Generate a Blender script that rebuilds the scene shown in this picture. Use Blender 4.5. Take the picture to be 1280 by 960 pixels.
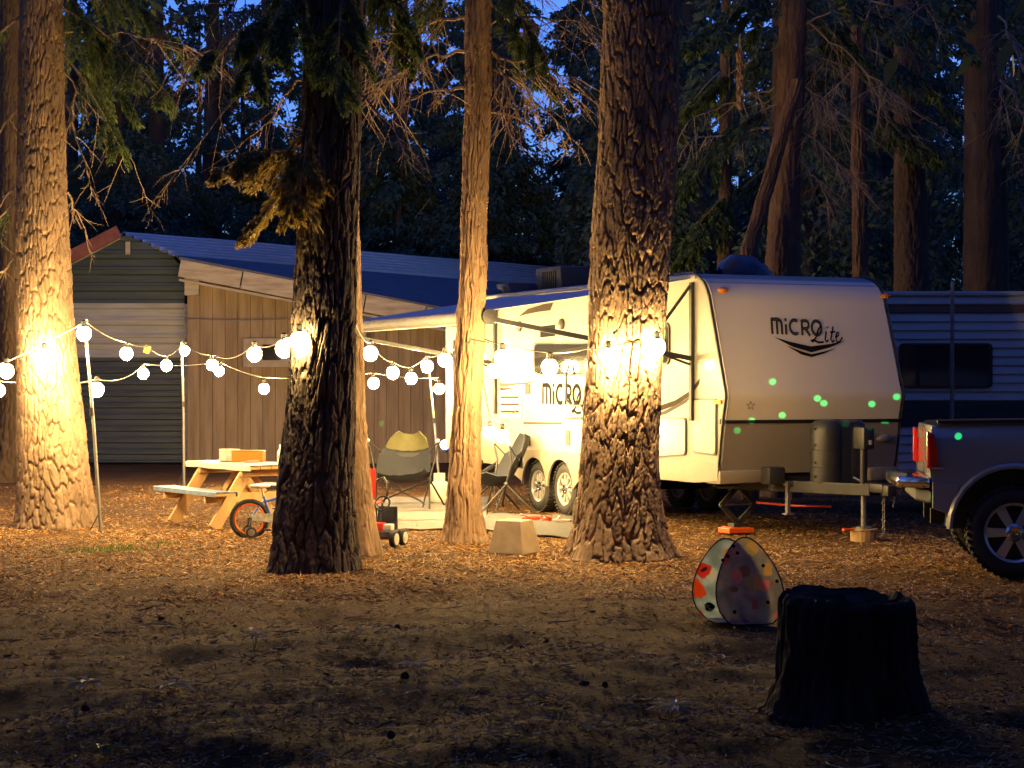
import bpy, bmesh, math, random
import numpy as np
from mathutils import Vector, Matrix

# ------------------------------------------------------------------ clear
for o in list(bpy.data.objects):
    bpy.data.objects.remove(o)
SC = bpy.context.scene
COL = SC.collection
R = math.radians

# ------------------------------------------------------------------ camera
F, CX, CY, CH = 2400.0, 640.0, 480.0, 1.75      # focal in photo pixels, centre, eye height
cam_d = bpy.data.cameras.new('camera')
cam_d.sensor_width = 36.0
cam_d.lens = F / 1280.0 * 36.0
cam_d.clip_end = 2000
cam = bpy.data.objects.new('camera', cam_d)
COL.objects.link(cam)
cam.location = (0, 0, CH)
cam.rotation_euler = (R(90), 0, 0)
SC.camera = cam

# ------------------------------------------------------------------ sky (dusk), exposure
W = bpy.data.worlds.new('World')
SC.world = W
W.use_nodes = True
wn = W.node_tree
for n in list(wn.nodes):
    wn.nodes.remove(n)
sky = wn.nodes.new('ShaderNodeTexSky')
sky.sky_type = 'NISHITA'
sky.sun_disc = False
sky.sun_elevation = R(3)
sky.sun_rotation = R(200)
tint = wn.nodes.new('ShaderNodeMix')
tint.data_type = 'RGBA'
tint.blend_type = 'MULTIPLY'
tint.inputs[0].default_value = 1.0
tint.inputs[7].default_value = (0.14, 0.30, 1.30, 1)     # the tungsten white balance of the photograph
bg = wn.nodes.new('ShaderNodeBackground')
bg.inputs[1].default_value = 0.40
wo = wn.nodes.new('ShaderNodeOutputWorld')
wn.links.new(sky.outputs[0], tint.inputs[6])
wn.links.new(tint.outputs[2], bg.inputs[0])
wn.links.new(bg.outputs[0], wo.inputs[0])

SC.view_settings.view_transform = 'Standard'
SC.view_settings.look = 'None'
SC.view_settings.gamma = 1.0
SC.view_settings.use_curve_mapping = False
SC.view_settings.exposure = 0.30
BULB_L = 640.0
LIGHT_COL = (1.0, 0.66, 0.25)
try:
    SC.cycles.use_denoising = True
    SC.cycles.max_bounces = 6
    SC.cycles.diffuse_bounces = 3
    SC.cycles.glossy_bounces = 3
    SC.cycles.transmission_bounces = 4
    SC.cycles.transparent_max_bounces = 6
    SC.cycles.sample_clamp_indirect = 4.0
    SC.cycles.caustics_reflective = False
    SC.cycles.caustics_refractive = False
except Exception:
    pass


# ================================================================== helpers
def P(x, y, Y):
    return Vector(((x - CX) / F * Y, Y, CH - (y - CY) / F * Y))


def G(x, y):
    Y = CH * F / (y - CY)
    return Vector(((x - CX) / F * Y, Y, 0.0))


def fastmesh(name, V, Fc, smooth=False):
    V = np.asarray(V, dtype=np.float32)
    Fc = np.asarray(Fc, dtype=np.int32)
    me = bpy.data.meshes.new(name)
    k = Fc.shape[1]
    me.vertices.add(len(V))
    me.vertices.foreach_set('co', V.ravel())
    me.loops.add(Fc.size)
    me.loops.foreach_set('vertex_index', Fc.ravel())
    me.polygons.add(len(Fc))
    me.polygons.foreach_set('loop_start', np.arange(0, Fc.size, k, dtype=np.int32))
    if smooth:
        me.polygons.foreach_set('use_smooth', np.ones(len(Fc), dtype=bool))
    me.update(calc_edges=True)
    return me


def link(name, me, mat=None, parent=None):
    o = bpy.data.objects.new(name, me)
    COL.objects.link(o)
    if me is not None and mat is not None and len(me.materials) == 0:
        me.materials.append(mat)
    if parent is not None:
        o.parent = parent
    return o


def tag(o, label=None, cat=None, group=None, kind=None):
    if label:
        o['label'] = label
    if cat:
        o['category'] = cat
    if group:
        o['group'] = group
    if kind:
        o['kind'] = kind
    return o


def thing(name, label, cat, loc=(0, 0, 0), rz=0.0, group=None):
    o = bpy.data.objects.new(name, None)
    o.empty_display_size = 0.2
    COL.objects.link(o)
    o.location = loc
    o.rotation_euler = (0, 0, rz)
    return tag(o, label, cat, group)


def copy_tree(o, parent=None):
    c = o.copy()
    COL.objects.link(c)
    c.parent = parent
    for ch in list(o.children):
        copy_tree(ch, c)
    return c


def frame_of(d):
    d = Vector(d).normalized()
    up = Vector((0, 0, 1)) if abs(d.z) < 0.95 else Vector((1, 0, 0))
    a = d.cross(up).normalized()
    b = d.cross(a).normalized()
    return a, b, d


class MB:
    """collects shapes, then builds ONE mesh object"""
    def __init__(s):
        s.v, s.f = [], []

    def add(s, vs, fs):
        k = len(s.v)
        s.v += [tuple(v) for v in vs]
        s.f += [tuple(i + k for i in f) for f in fs]
        return s

    def box(s, c, size, rot=None):
        hx, hy, hz = size[0] / 2, size[1] / 2, size[2] / 2
        c = Vector(c)
        vs = []
        for x, y, z in ((-1, -1, -1), (1, -1, -1), (1, 1, -1), (-1, 1, -1), (-1, -1, 1), (1, -1, 1), (1, 1, 1), (-1, 1, 1)):
            p = Vector((x * hx, y * hy, z * hz))
            if rot is not None:
                p = rot @ p
            vs.append(c + p)
        return s.add(vs, ((0, 3, 2, 1), (4, 5, 6, 7), (0, 1, 5, 4), (1, 2, 6, 5), (2, 3, 7, 6), (3, 0, 4, 7)))

    def beam(s, p0, p1, w, h, up=(0, 0, 1)):
        """box section from p0 to p1, w across, h along up"""
        p0, p1 = Vector(p0), Vector(p1)
        d = (p1 - p0).normalized()
        a = d.cross(Vector(up)).normalized()
        b = a.cross(d).normalized()
        vs = []
        for p in (p0, p1):
            for i, j in ((-1, -1), (1, -1), (1, 1), (-1, 1)):
                vs.append(p + a * (i * w / 2) + b * (j * h / 2))
        return s.add(vs, ((0, 1, 2, 3), (7, 6, 5, 4), (0, 4, 5, 1), (1, 5, 6, 2), (2, 6, 7, 3), (3, 7, 4, 0)))

    def tube(s, pts, rad, n=8, caps=True):
        pts = [Vector(p) for p in pts]
        if not hasattr(rad, '__len__'):
            rad = [rad] * len(pts)
        rings = []
        a = None
        for i, p in enumerate(pts):
            d = (pts[min(i + 1, len(pts) - 1)] - pts[max(i - 1, 0)])
            if d.length < 1e-9:
                d = Vector((0, 0, 1))
            d.normalize()
            if a is None:
                a, b, _ = frame_of(d)
            else:
                a = (a - d * a.dot(d))
                if a.length < 1e-6:
                    a, b, _ = frame_of(d)
                a.normalize()
                b = d.cross(a)
            rings.append([p + (a * math.cos(2 * math.pi * k / n) + b * math.sin(2 * math.pi * k / n)) * rad[i] for k in range(n)])
        vs = [v for r in rings for v in r]
        fs = []
        for i in range(len(pts) - 1):
            for k in range(n):
                k2 = (k + 1) % n
                fs.append((i * n + k, i * n + k2, (i + 1) * n + k2, (i + 1) * n + k))
        if caps:
            fs.append(tuple(reversed(range(n))))
            fs.append(tuple((len(pts) - 1) * n + k for k in range(n)))
        return s.add(vs, fs)

    def lathe(s, c, axis, prof, n=24, closed=False):
        """prof: list of (along axis, radius)"""
        a, b, d = frame_of(axis)
        c = Vector(c)
        vs, fs = [], []
        for h, r in prof:
            for k in range(n):
                t = 2 * math.pi * k / n
                vs.append(c + d * h + (a * math.cos(t) + b * math.sin(t)) * r)
        m = len(prof)
        rng = range(m) if closed else range(m - 1)
        for i in rng:
            i2 = (i + 1) % m
            for k in range(n):
                k2 = (k + 1) % n
                fs.append((i * n + k, i * n + k2, i2 * n + k2, i2 * n + k))
        if not closed:
            fs.append(tuple(reversed(range(n))))
            fs.append(tuple((m - 1) * n + k for k in range(n)))
        return s.add(vs, fs)

    def prism(s, poly, off):
        """poly: 3D points of a planar polygon, off: thickness vector"""
        poly = [Vector(p) for p in poly]
        off = Vector(off)
        n = len(poly)
        vs = poly + [p + off for p in poly]
        fs = [tuple(reversed(range(n))), tuple(range(n, 2 * n))]
        for i in range(n):
            j = (i + 1) % n
            fs.append((i, j, n + j, n + i))
        return s.add(vs, fs)

    def sheet(s, grid):
        """grid[i][j] of points"""
        m, n = len(grid), len(grid[0])
        vs = [p for row in grid for p in row]
        fs = [(i * n + j, i * n + j + 1, (i + 1) * n + j + 1, (i + 1) * n + j) for i in range(m - 1) for j in range(n - 1)]
        return s.add(vs, fs)

    def ball(s, c, r, n=12, m=8, sz=(1, 1, 1)):
        c = Vector(c)
        vs, fs = [c + Vector((0, 0, r * sz[2]))], []
        for i in range(1, m):
            t = math.pi * i / m
            for k in range(n):
                p = 2 * math.pi * k / n
                vs.append(c + Vector((math.sin(t) * math.cos(p) * r * sz[0], math.sin(t) * math.sin(p) * r * sz[1], math.cos(t) * r * sz[2])))
        vs.append(c + Vector((0, 0, -r * sz[2])))
        for k in range(n):
            fs.append((0, 1 + k, 1 + (k + 1) % n))
            fs.append((len(vs) - 1, 1 + (m - 2) * n + (k + 1) % n, 1 + (m - 2) * n + k))
        for i in range(m - 2):
            for k in range(n):
                fs.append((1 + i * n + k, 1 + (i + 1) * n + k, 1 + (i + 1) * n + (k + 1) % n, 1 + i * n + (k + 1) % n))
        return s.add(vs, fs)

    def mesh(s, name, bevel=0.0, smooth=False, seg=2, solid=0.0):
        me = bpy.data.meshes.new(name)
        me.from_pydata(s.v, [], s.f)
        bm = bmesh.new()
        bm.from_mesh(me)
        bmesh.ops.recalc_face_normals(bm, faces=bm.faces)
        if solid:
            bmesh.ops.solidify(bm, geom=bm.faces[:], thickness=solid)
        if bevel > 0:
            es = [e for e in bm.edges if len(e.link_faces) == 2 and e.calc_face_angle(0) > R(28)]
            bmesh.ops.bevel(bm, geom=es, offset=bevel, segments=seg, profile=0.6, affect='EDGES', clamp_overlap=True)
        bm.to_mesh(me)
        bm.free()
        if smooth:
            me.polygons.foreach_set('use_smooth', np.ones(len(me.polygons), dtype=bool))
            try:
                me.set_sharp_from_angle(angle=R(38))
            except Exception:
                pass
        me.update()
        return me

    def build(s, name, mat, parent=None, bevel=0.0, smooth=False, seg=2, solid=0.0):
        return link(name, s.mesh(name, bevel, smooth, seg, solid), mat, parent)


# ================================================================== materials
MATS = {}


def M(name, c1, c2=None, scale=6.0, rough=0.6, metal=0.0, bump=0.0, bscale=None, stretch=(1, 1, 1), spec=0.5,
      emit=None, estr=0.0, coat=0.0, detail=6.0, c3=None, rough2=None, trans=0.0, sub=0.0):
    if name in MATS:
        return MATS[name]
    m = bpy.data.materials.new(name)
    m.use_nodes = True
    nt = m.node_tree
    b = nt.nodes['Principled BSDF']
    b.inputs['Roughness'].default_value = rough
    b.inputs['Metallic'].default_value = metal
    b.inputs['Specular IOR Level'].default_value = spec
    b.inputs['Coat Weight'].default_value = coat
    if trans:
        b.inputs['Transmission Weight'].default_value = trans
    c2 = c2 or tuple(min(1, x * 0.72) for x in c1)
    tc = nt.nodes.new('ShaderNodeTexCoord')
    mp = nt.nodes.new('ShaderNodeMapping')
    mp.inputs['Scale'].default_value = stretch
    nt.links.new(tc.outputs['Object'], mp.inputs[0])
    nz = nt.nodes.new('ShaderNodeTexNoise')
    nz.inputs['Scale'].default_value = scale
    nz.inputs['Detail'].default_value = detail
    nz.inputs['Roughness'].default_value = 0.62
    nt.links.new(mp.outputs[0], nz.inputs['Vector'])
    rp = nt.nodes.new('ShaderNodeValToRGB')
    e = rp.color_ramp.elements
    e[0].position = 0.32
    e[0].color = (*c2, 1)
    e[1].position = 0.68
    e[1].color = (*c1, 1)
    if c3:
        x = rp.color_ramp.elements.new(0.8)
        x.color = (*c3, 1)
    nt.links.new(nz.outputs['Fac'], rp.inputs[0])
    nt.links.new(rp.outputs[0], b.inputs['Base Color'])
    if rough2 is not None:
        mr = nt.nodes.new('ShaderNodeMapRange')
        mr.inputs['To Min'].default_value = rough
        mr.inputs['To Max'].default_value = rough2
        nt.links.new(nz.outputs['Fac'], mr.inputs[0])
        nt.links.new(mr.outputs[0], b.inputs['Roughness'])
    if bump > 0:
        n2 = nt.nodes.new('ShaderNodeTexNoise')
        n2.inputs['Scale'].default_value = bscale or scale * 4
        n2.inputs['Detail'].default_value = 5
        nt.links.new(mp.outputs[0], n2.inputs['Vector'])
        bp = nt.nodes.new('ShaderNodeBump')
        bp.inputs['Strength'].default_value = bump
        bp.inputs['Distance'].default_value = 0.01
        nt.links.new(n2.outputs['Fac'], bp.inputs['Height'])
        nt.links.new(bp.outputs[0], b.inputs['Normal'])
    if emit:
        b.inputs['Emission Color'].default_value = (*emit, 1)
        b.inputs['Emission Strength'].default_value = estr
    MATS[name] = m
    return m


def leaf_mat(name, c1, c2, c3):
    """foliage with colour varying from leaf clump to leaf clump and a little light coming through"""
    if name in MATS:
        return MATS[name]
    m = bpy.data.materials.new(name)
    m.use_nodes = True
    nt = m.node_tree
    b = nt.nodes['Principled BSDF']
    b.inputs['Roughness'].default_value = 0.55
    b.inputs['Specular IOR Level'].default_value = 0.3
    tc = nt.nodes.new('ShaderNodeTexCoord')
    nz = nt.nodes.new('ShaderNodeTexNoise')
    nz.inputs['Scale'].default_value = 1.7
    nz.inputs['Detail'].default_value = 8
    nz.inputs['Roughness'].default_value = 0.75
    nt.links.new(tc.outputs['Object'], nz.inputs['Vector'])
    rp = nt.nodes.new('ShaderNodeValToRGB')
    e = rp.color_ramp.elements
    e[0].position, e[0].color = 0.34, (*c1, 1)
    e[1].position, e[1].color = 0.70, (*c3, 1)
    x = e.new(0.52)
    x.color = (*c2, 1)
    nt.links.new(nz.outputs['Fac'], rp.inputs[0])
    nt.links.new(rp.outputs[0], b.inputs['Base Color'])
    tr = nt.nodes.new('ShaderNodeBsdfTranslucent')
    nt.links.new(rp.outputs[0], tr.inputs[0])
    mx = nt.nodes.new('ShaderNodeMixShader')
    mx.inputs[0].default_value = 0.3
    out = nt.nodes['Material Output']
    nt.links.new(b.outputs[0], mx.inputs[1])
    nt.links.new(tr.outputs[0], mx.inputs[2])
    nt.links.new(mx.outputs[0], out.inputs[0])
    MATS[name] = m
    return m


M('bark_pine', (.30, .20, .125), (.14, .092, .058), 9, .9, bump=.6, bscale=55, stretch=(1, 1, .35), c3=(.36, .25, .16))
M('bark_cedar', (.36, .235, .135), (.18, .112, .064), 12, .9, bump=.7, bscale=60, stretch=(1, 1, .12), c3=(.44, .31, .19))
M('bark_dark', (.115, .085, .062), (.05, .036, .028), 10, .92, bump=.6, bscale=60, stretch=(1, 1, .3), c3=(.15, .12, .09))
M('bark_far', (.11, .068, .042), (.05, .032, .022), 8, .92, bump=.5, bscale=30, stretch=(1, 1, .25))
M('bark_red', (.16, .088, .054), (.08, .045, .03), 8, .92, bump=.5, bscale=30, stretch=(1, 1, .2))
M('charred', (.050, .044, .040), (.018, .016, .015), 10, .97, spec=.08, bump=.8, bscale=40, stretch=(1, 1, .3))
def cloth_through(name, w=.55):
    m = MATS[name]
    nt = m.node_tree
    b = nt.nodes['Principled BSDF']
    src = b.inputs['Base Color'].links[0].from_socket
    t = nt.nodes.new('ShaderNodeBsdfTranslucent')
    nt.links.new(src, t.inputs[0])
    mx = nt.nodes.new('ShaderNodeMixShader')
    mx.inputs[0].default_value = w
    nt.links.new(b.outputs[0], mx.inputs[1])
    nt.links.new(t.outputs[0], mx.inputs[2])
    nt.links.new(mx.outputs[0], nt.nodes['Material Output'].inputs[0])


M('rotten', (.045, .038, .034), (.014, .012, .011), 14, .95, bump=.8, bscale=60)
M('dead_twig', (.36, .255, .165), (.20, .14, .09), 5, .9)
leaf_mat('leaf_dark', (.045, .080, .052), (.085, .128, .078), (.140, .175, .105))
leaf_mat('leaf_near', (.05, .085, .03), (.095, .135, .045), (.17, .19, .06))
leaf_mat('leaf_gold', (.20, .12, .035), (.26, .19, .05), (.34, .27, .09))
leaf_mat('leaf_dry', (.30, .17, .07), (.42, .26, .12), (.52, .36, .19))
leaf_mat('leaf_seedling', (.34, .32, .16), (.52, .48, .30), (.66, .60, .42))
M('trailer_white', (.37, .355, .305), (.33, .315, .27), 1.2, .34, bump=.03, bscale=3, coat=.15)
M('trailer_front', (.78, .69, .54), (.72, .63, .49), .9, .38, bump=.04, bscale=2.5, coat=.1)
M('trailer_tan', (.29, .25, .20), (.25, .215, .17), 2.0, .45)
M('skirt_tan', (.28, .235, .175), (.24, .20, .15), 2.0, .45)
M('black_trim', (.016, .016, .017), (.010, .010, .011), 8, .45)
M('decal_black', (.012, .012, .013), (.009, .009, .010), 8, .85, spec=.1)
M('decal_grey', (.10, .095, .095), (.07, .066, .066), 8, .8, spec=.15)
M('decal_brown', (.05, .035, .028), (.03, .022, .018), 8, .8, spec=.15)
M('glass_dark', (.03, .03, .035), (.022, .022, .026), 3, .06, spec=.7)
M('steel_dark', (.05, .05, .052), (.028, .028, .03), 6, .5, metal=.4, bump=.1)
M('steel', (.45, .44, .42), (.30, .29, .27), 9, .35, metal=.9)
M('chrome', (.72, .72, .72), (.6, .6, .6), 6, .12, metal=1.0)
M('alloy', (.66, .65, .63), (.55, .54, .52), 6, .25, metal=.55)
M('rubber', (.030, .029, .027), (.018, .017, .016), 12, .82, bump=.2)
M('black_plastic', (.030, .030, .031), (.020, .020, .021), 5, .48, bump=.05)
M('amber_lens', (.75, .25, .03), (.6, .17, .02), 5, .25)
M('awning_cloth', (.60, .60, .62), (.54, .54, .56), 2.5, .7, bump=.05, bscale=8)
M('awning_tube', (.20, .195, .185), (.14, .136, .128), 5, .6, bump=.1)
M('roof_metal', (.66, .67, .69), (.52, .53, .55), 2, .34, metal=.55, bump=.05)
M('roof_felt', (.16, .16, .17), (.10, .10, .11), 3, .8, bump=.4, bscale=20)
M('fascia_wood', (.62, .54, .42), (.36, .29, .21), 4, .8, bump=.3, stretch=(.4, .4, 3))
M('red_fascia', (.30, .10, .07), (.20, .06, .045), 5, .7)
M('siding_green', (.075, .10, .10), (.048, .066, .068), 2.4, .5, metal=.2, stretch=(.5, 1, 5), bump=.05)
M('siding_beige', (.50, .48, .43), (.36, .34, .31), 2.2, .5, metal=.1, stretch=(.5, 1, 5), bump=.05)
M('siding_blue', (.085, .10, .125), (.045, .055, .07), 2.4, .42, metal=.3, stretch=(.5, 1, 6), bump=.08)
M('plank_brown', (.46, .335, .215), (.25, .17, .105), 5, .85, bump=.55, bscale=18, stretch=(1.2, 1, .10), c3=(.54, .42, .29))
M('dark_gap', (.02, .016, .012), (.015, .012, .01), 6, .95)
M('window_wood', (.46, .38, .28), (.35, .28, .20), 6, .75)
M('table_wood', (.62, .40, .18), (.46, .27, .11), 5, .65, bump=.15, stretch=(1, 1, .3))
M('oilcloth_white', (.62, .60, .55), (.46, .46, .46), 10, .5, c3=(.68, .66, .6))
M('oilcloth_blue', (.19, .26, .34), (.09, .13, .20), 9, .5, c3=(.55, .52, .46))
M('orange_plastic', (.80, .115, .006), (.70, .095, .005), 6, .45)
M('camo_box', (.50, .48, .42), (.18, .18, .17), 18, .6)
M('pink_cloth', (.75, .20, .20), (.6, .14, .15), 6, .8)
M('bottle_white', (.75, .74, .70), (.62, .62, .60), 8, .3)
M('blue_paint', (.035, .12, .62), (.03, .09, .5), 5, .3, coat=.4)
M('orange_rim', (.80, .16, .02), (.7, .13, .02), 5, .4)
M('red_cloth', (.62, .035, .02), (.45, .022, .015), 9, .8, bump=.2)
M('navy_cloth', (.016, .019, .030), (.010, .012, .019), 9, .85, bump=.25)
M('olive_cloth', (.085, .080, .028), (.06, .056, .02), 8, .8, bump=.2)
M('mesh_grey', (.05, .05, .055), (.035, .035, .04), 40, .85)
M('tank_white', (.70, .68, .60), (.58, .56, .5), 5, .4)
M('rug_grey', (.19, .18, .165), (.11, .105, .10), 5, .95, bump=.5, bscale=60, stretch=(1, 7, 1), c3=(.25, .235, .21))
M('rug_dark', (.075, .075, .075), (.045, .045, .045), 9, .95, bump=.4, bscale=60)
M('shoe_red', (.75, .11, .06), (.65, .09, .05), 6, .5)
M('concrete', (.47, .38, .25), (.36, .28, .18), 7, .9, bump=.4, bscale=45)
M('wood_block', (.50, .33, .15), (.36, .22, .10), 8, .8, bump=.3, stretch=(1, 1, .3))
M('truck_paint', (.38, .37, .355), (.34, .33, .315), 3, .26, metal=.15, coat=1.0)
M('tail_red', (.60, .015, .01), (.45, .010, .008), 5, .16, coat=.6)
M('old_siding', (.62, .61, .59), (.52, .51, .50), 2, .5, metal=.1, bump=.05)
M('old_brown', (.16, .085, .05), (.12, .06, .04), 3, .5)
M('wire_black', (.02, .02, .02), (.015, .015, .015), 5, .6)
M('wire_white', (.30, .27, .22), (.2, .18, .15), 5, .6)
M('tag_yellow', (.60, .52, .14), (.5, .42, .1), 5, .6)
M('pole_grey', (.30, .29, .27), (.2, .19, .18), 6, .5, metal=.5)
M('bulb_glow', (1, .9, .7), (1, .9, .7), 1, .4, emit=LIGHT_COL, estr=BULB_L)
M('porch_glow', (1, .9, .7), (1, .9, .7), 1, .4, emit=LIGHT_COL, estr=14.0)
M('blue_led', (.2, .4, 1), (.2, .4, 1), 1, .4, emit=(.10, .35, 1.0), estr=40)
M('tarp_blue', (.06, .07, .12), (.03, .035, .06), 6, .35, bump=.5, bscale=12)
M('tent_print', (.52, .50, .42), (.34, .36, .34), 7, .6, c3=(.42, .33, .26))
M('tent_print_blue', (.48, .62, .64), (.30, .46, .52), 8, .6, c3=(.66, .68, .6))
for nm, c in (('print_red', (.62, .10, .06)), ('print_pink', (.55, .22, .22)), ('print_yellow', (.55, .42, .16)), ('print_violet', (.20, .17, .32)),
              ('print_brown', (.22, .12, .07)), ('print_orange', (.68, .20, .05)), ('print_grey', (.28, .32, .34)), ('print_olive', (.30, .27, .13))):
    M(nm, c, tuple(x * .6 for x in c), 22, .6)
    cloth_through(nm)
cloth_through('tent_print')
cloth_through('tent_print_blue')


def print_mat(name, base, cols, scale, thr):
    """printed cloth: rounded blobs of several colours on a base, light coming through"""
    m = bpy.data.materials.new(name)
    m.use_nodes = True
    nt = m.node_tree
    b = nt.nodes['Principled BSDF']
    b.inputs['Roughness'].default_value = .6
    tc = nt.nodes.new('ShaderNodeTexCoord')
    nz = nt.nodes.new('ShaderNodeTexNoise')
    nz.inputs['Scale'].default_value = 14
    mixv = nt.nodes.new('ShaderNodeMix')
    mixv.data_type = 'VECTOR'
    mixv.inputs[0].default_value = .06
    nt.links.new(tc.outputs['Object'], nz.inputs['Vector'])
    nt.links.new(tc.outputs['Object'], mixv.inputs[4])
    nt.links.new(nz.outputs['Color'], mixv.inputs[5])
    vo = nt.nodes.new('ShaderNodeTexVoronoi')
    vo.inputs['Scale'].default_value = scale
    nt.links.new(mixv.outputs[1], vo.inputs['Vector'])
    sep = nt.nodes.new('ShaderNodeSeparateColor')
    nt.links.new(vo.outputs['Color'], sep.inputs[0])
    rp = nt.nodes.new('ShaderNodeValToRGB')
    rp.color_ramp.interpolation = 'CONSTANT'
    e = rp.color_ramp.elements
    e[0].color = (*cols[0], 1)
    e[1].position, e[1].color = 1 / len(cols), (*cols[1], 1)
    for i, c in enumerate(cols[2:]):
        x = e.new((i + 2) / len(cols))
        x.color = (*c, 1)
    nt.links.new(sep.outputs[0], rp.inputs[0])
    n2 = nt.nodes.new('ShaderNodeTexNoise')
    n2.inputs['Scale'].default_value = 9
    n2.inputs['Detail'].default_value = 5
    nt.links.new(tc.outputs['Object'], n2.inputs['Vector'])
    r2 = nt.nodes.new('ShaderNodeValToRGB')
    r2.color_ramp.elements[0].position, r2.color_ramp.elements[0].color = .35, (*[x * .62 for x in base], 1)
    r2.color_ramp.elements[1].position, r2.color_ramp.elements[1].color = .65, (*base, 1)
    nt.links.new(n2.outputs['Fac'], r2.inputs[0])
    lt = nt.nodes.new('ShaderNodeMapRange')
    lt.inputs['From Min'].default_value = thr
    lt.inputs['From Max'].default_value = thr + .06
    lt.inputs['To Min'].default_value = .95
    lt.inputs['To Max'].default_value = 0
    nt.links.new(vo.outputs['Distance'], lt.inputs[0])
    mx = nt.nodes.new('ShaderNodeMix')
    mx.data_type = 'RGBA'
    nt.links.new(lt.outputs[0], mx.inputs[0])
    nt.links.new(r2.outputs[0], mx.inputs[6])
    nt.links.new(rp.outputs[0], mx.inputs[7])
    nt.links.new(mx.outputs[2], b.inputs['Base Color'])
    MATS[name] = m
    cloth_through(name, .6)


print_mat('print_front', (.60, .58, .50), [(.70, .22, .16), (.72, .55, .22), (.30, .26, .48), (.42, .26, .15), (.40, .48, .50), (.78, .40, .34), (.55, .50, .24)], 10, .42)
print_mat('print_back', (.72, .84, .82), [(.85, .24, .06), (.80, .16, .08), (.40, .58, .66), (.80, .80, .70), (.85, .40, .12)], 8, .46)


def ground_mat():
    m = bpy.data.materials.new('forest_floor')
    m.use_nodes = True
    nt = m.node_tree
    b = nt.nodes['Principled BSDF']
    b.inputs['Roughness'].default_value = .95
    b.inputs['Specular IOR Level'].default_value = .2
    tc = nt.nodes.new('ShaderNodeTexCoord')

    def noise(sc, det, ro=.65):
        n = nt.nodes.new('ShaderNodeTexNoise')
        n.inputs['Scale'].default_value = sc
        n.inputs['Detail'].default_value = det
        n.inputs['Roughness'].default_value = ro
        nt.links.new(tc.outputs['Object'], n.inputs['Vector'])
        return n
    n1, n2, n3 = noise(.9, 6), noise(22, 6, .75), noise(95, 4, .7)
    r1 = nt.nodes.new('ShaderNodeValToRGB')
    e = r1.color_ramp.elements
    e[0].position, e[0].color = .34, (.060, .030, .014, 1)
    e[1].position, e[1].color = .66, (.22, .115, .038, 1)
    nt.links.new(n2.outputs['Fac'], r1.inputs[0])
    r2 = nt.nodes.new('ShaderNodeValToRGB')
    e = r2.color_ramp.elements
    e[0].position, e[0].color = .36, (.62, .58, .55, 1)
    e[1].position, e[1].color = .66, (1.15, 1.1, 1.0, 1)
    nt.links.new(n1.outputs['Fac'], r2.inputs[0])
    mx = nt.nodes.new('ShaderNodeMix')
    mx.data_type = 'RGBA'
    mx.blend_type = 'MULTIPLY'
    mx.inputs[0].default_value = 1
    nt.links.new(r1.outputs[0], mx.inputs[6])
    nt.links.new(r2.outputs[0], mx.inputs[7])
    nt.links.new(mx.outputs[2], b.inputs['Base Color'])
    ad = nt.nodes.new('ShaderNodeMath')
    ad.operation = 'ADD'
    nt.links.new(n2.outputs['Fac'], ad.inputs[0])
    nt.links.new(n3.outputs['Fac'], ad.inputs[1])
    bp = nt.nodes.new('ShaderNodeBump')
    bp.inputs['Strength'].default_value = 1.0
    bp.inputs['Distance'].default_value = .035
    nt.links.new(ad.outputs[0], bp.inputs['Height'])
    nt.links.new(bp.outputs[0], b.inputs['Normal'])
    return m


MATS['forest_floor'] = ground_mat()


# ================================================================== noise
def hash2(i, j, s):
    h = (i.astype(np.int64) * 374761393 + j.astype(np.int64) * 668265263 + int(s) * 1274126177) & 0xFFFFFFFF
    h = ((h ^ (h >> 13)) * 1274126177) & 0xFFFFFFFF
    h = h ^ (h >> 16)
    return (h & 0xFFFFFF) / float(0x1000000)


def vnoise(x, y, s, wrap=None):
    xi, yi = np.floor(x), np.floor(y)
    fx, fy = x - xi, y - yi
    fx, fy = fx * fx * (3 - 2 * fx), fy * fy * (3 - 2 * fy)
    x0, x1 = xi.astype(int), xi.astype(int) + 1
    if wrap:
        x0, x1 = x0 % wrap, x1 % wrap
    y0 = yi.astype(int)
    a, b = hash2(x0, y0, s), hash2(x1, y0, s)
    c, d = hash2(x0, y0 + 1, s), hash2(x1, y0 + 1, s)
    return (a * (1 - fx) + b * fx) * (1 - fy) + (c * (1 - fx) + d * fx) * fy


def fbm(x, y, s, wrap=None, o=4):
    v, a, t = 0, .5, 0
    for k in range(o):
        v = v + a * vnoise(x, y, s + k * 17, wrap)
        t += a
        x, y = x * 2, y * 2
        wrap = wrap * 2 if wrap else None
        a *= .5
    return v / t


def worley(x, y, s, wrap):
    """F1, F2 with x wrapped"""
    xi, yi = np.floor(x).astype(int), np.floor(y).astype(int)
    f1 = np.full(x.shape, 9.0)
    f2 = np.full(x.shape, 9.0)
    hid = np.zeros(x.shape)
    for dx in (-1, 0, 1):
        for dy in (-1, 0, 1):
            cx, cy = xi + dx, yi + dy
            w = cx % wrap
            px = cx + .1 + .8 * hash2(w, cy, s)
            py = cy + .1 + .8 * hash2(w, cy, s + 5)
            d = np.sqrt((px - x) ** 2 + (py - y) ** 2)
            nh = hash2(w, cy, s + 9)
            new1 = d < f1
            f2 = np.where(new1, f1, np.minimum(f2, d))
            hid = np.where(new1, nh, hid)
            f1 = np.where(new1, d, f1)
    return f1, f2, hid


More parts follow.
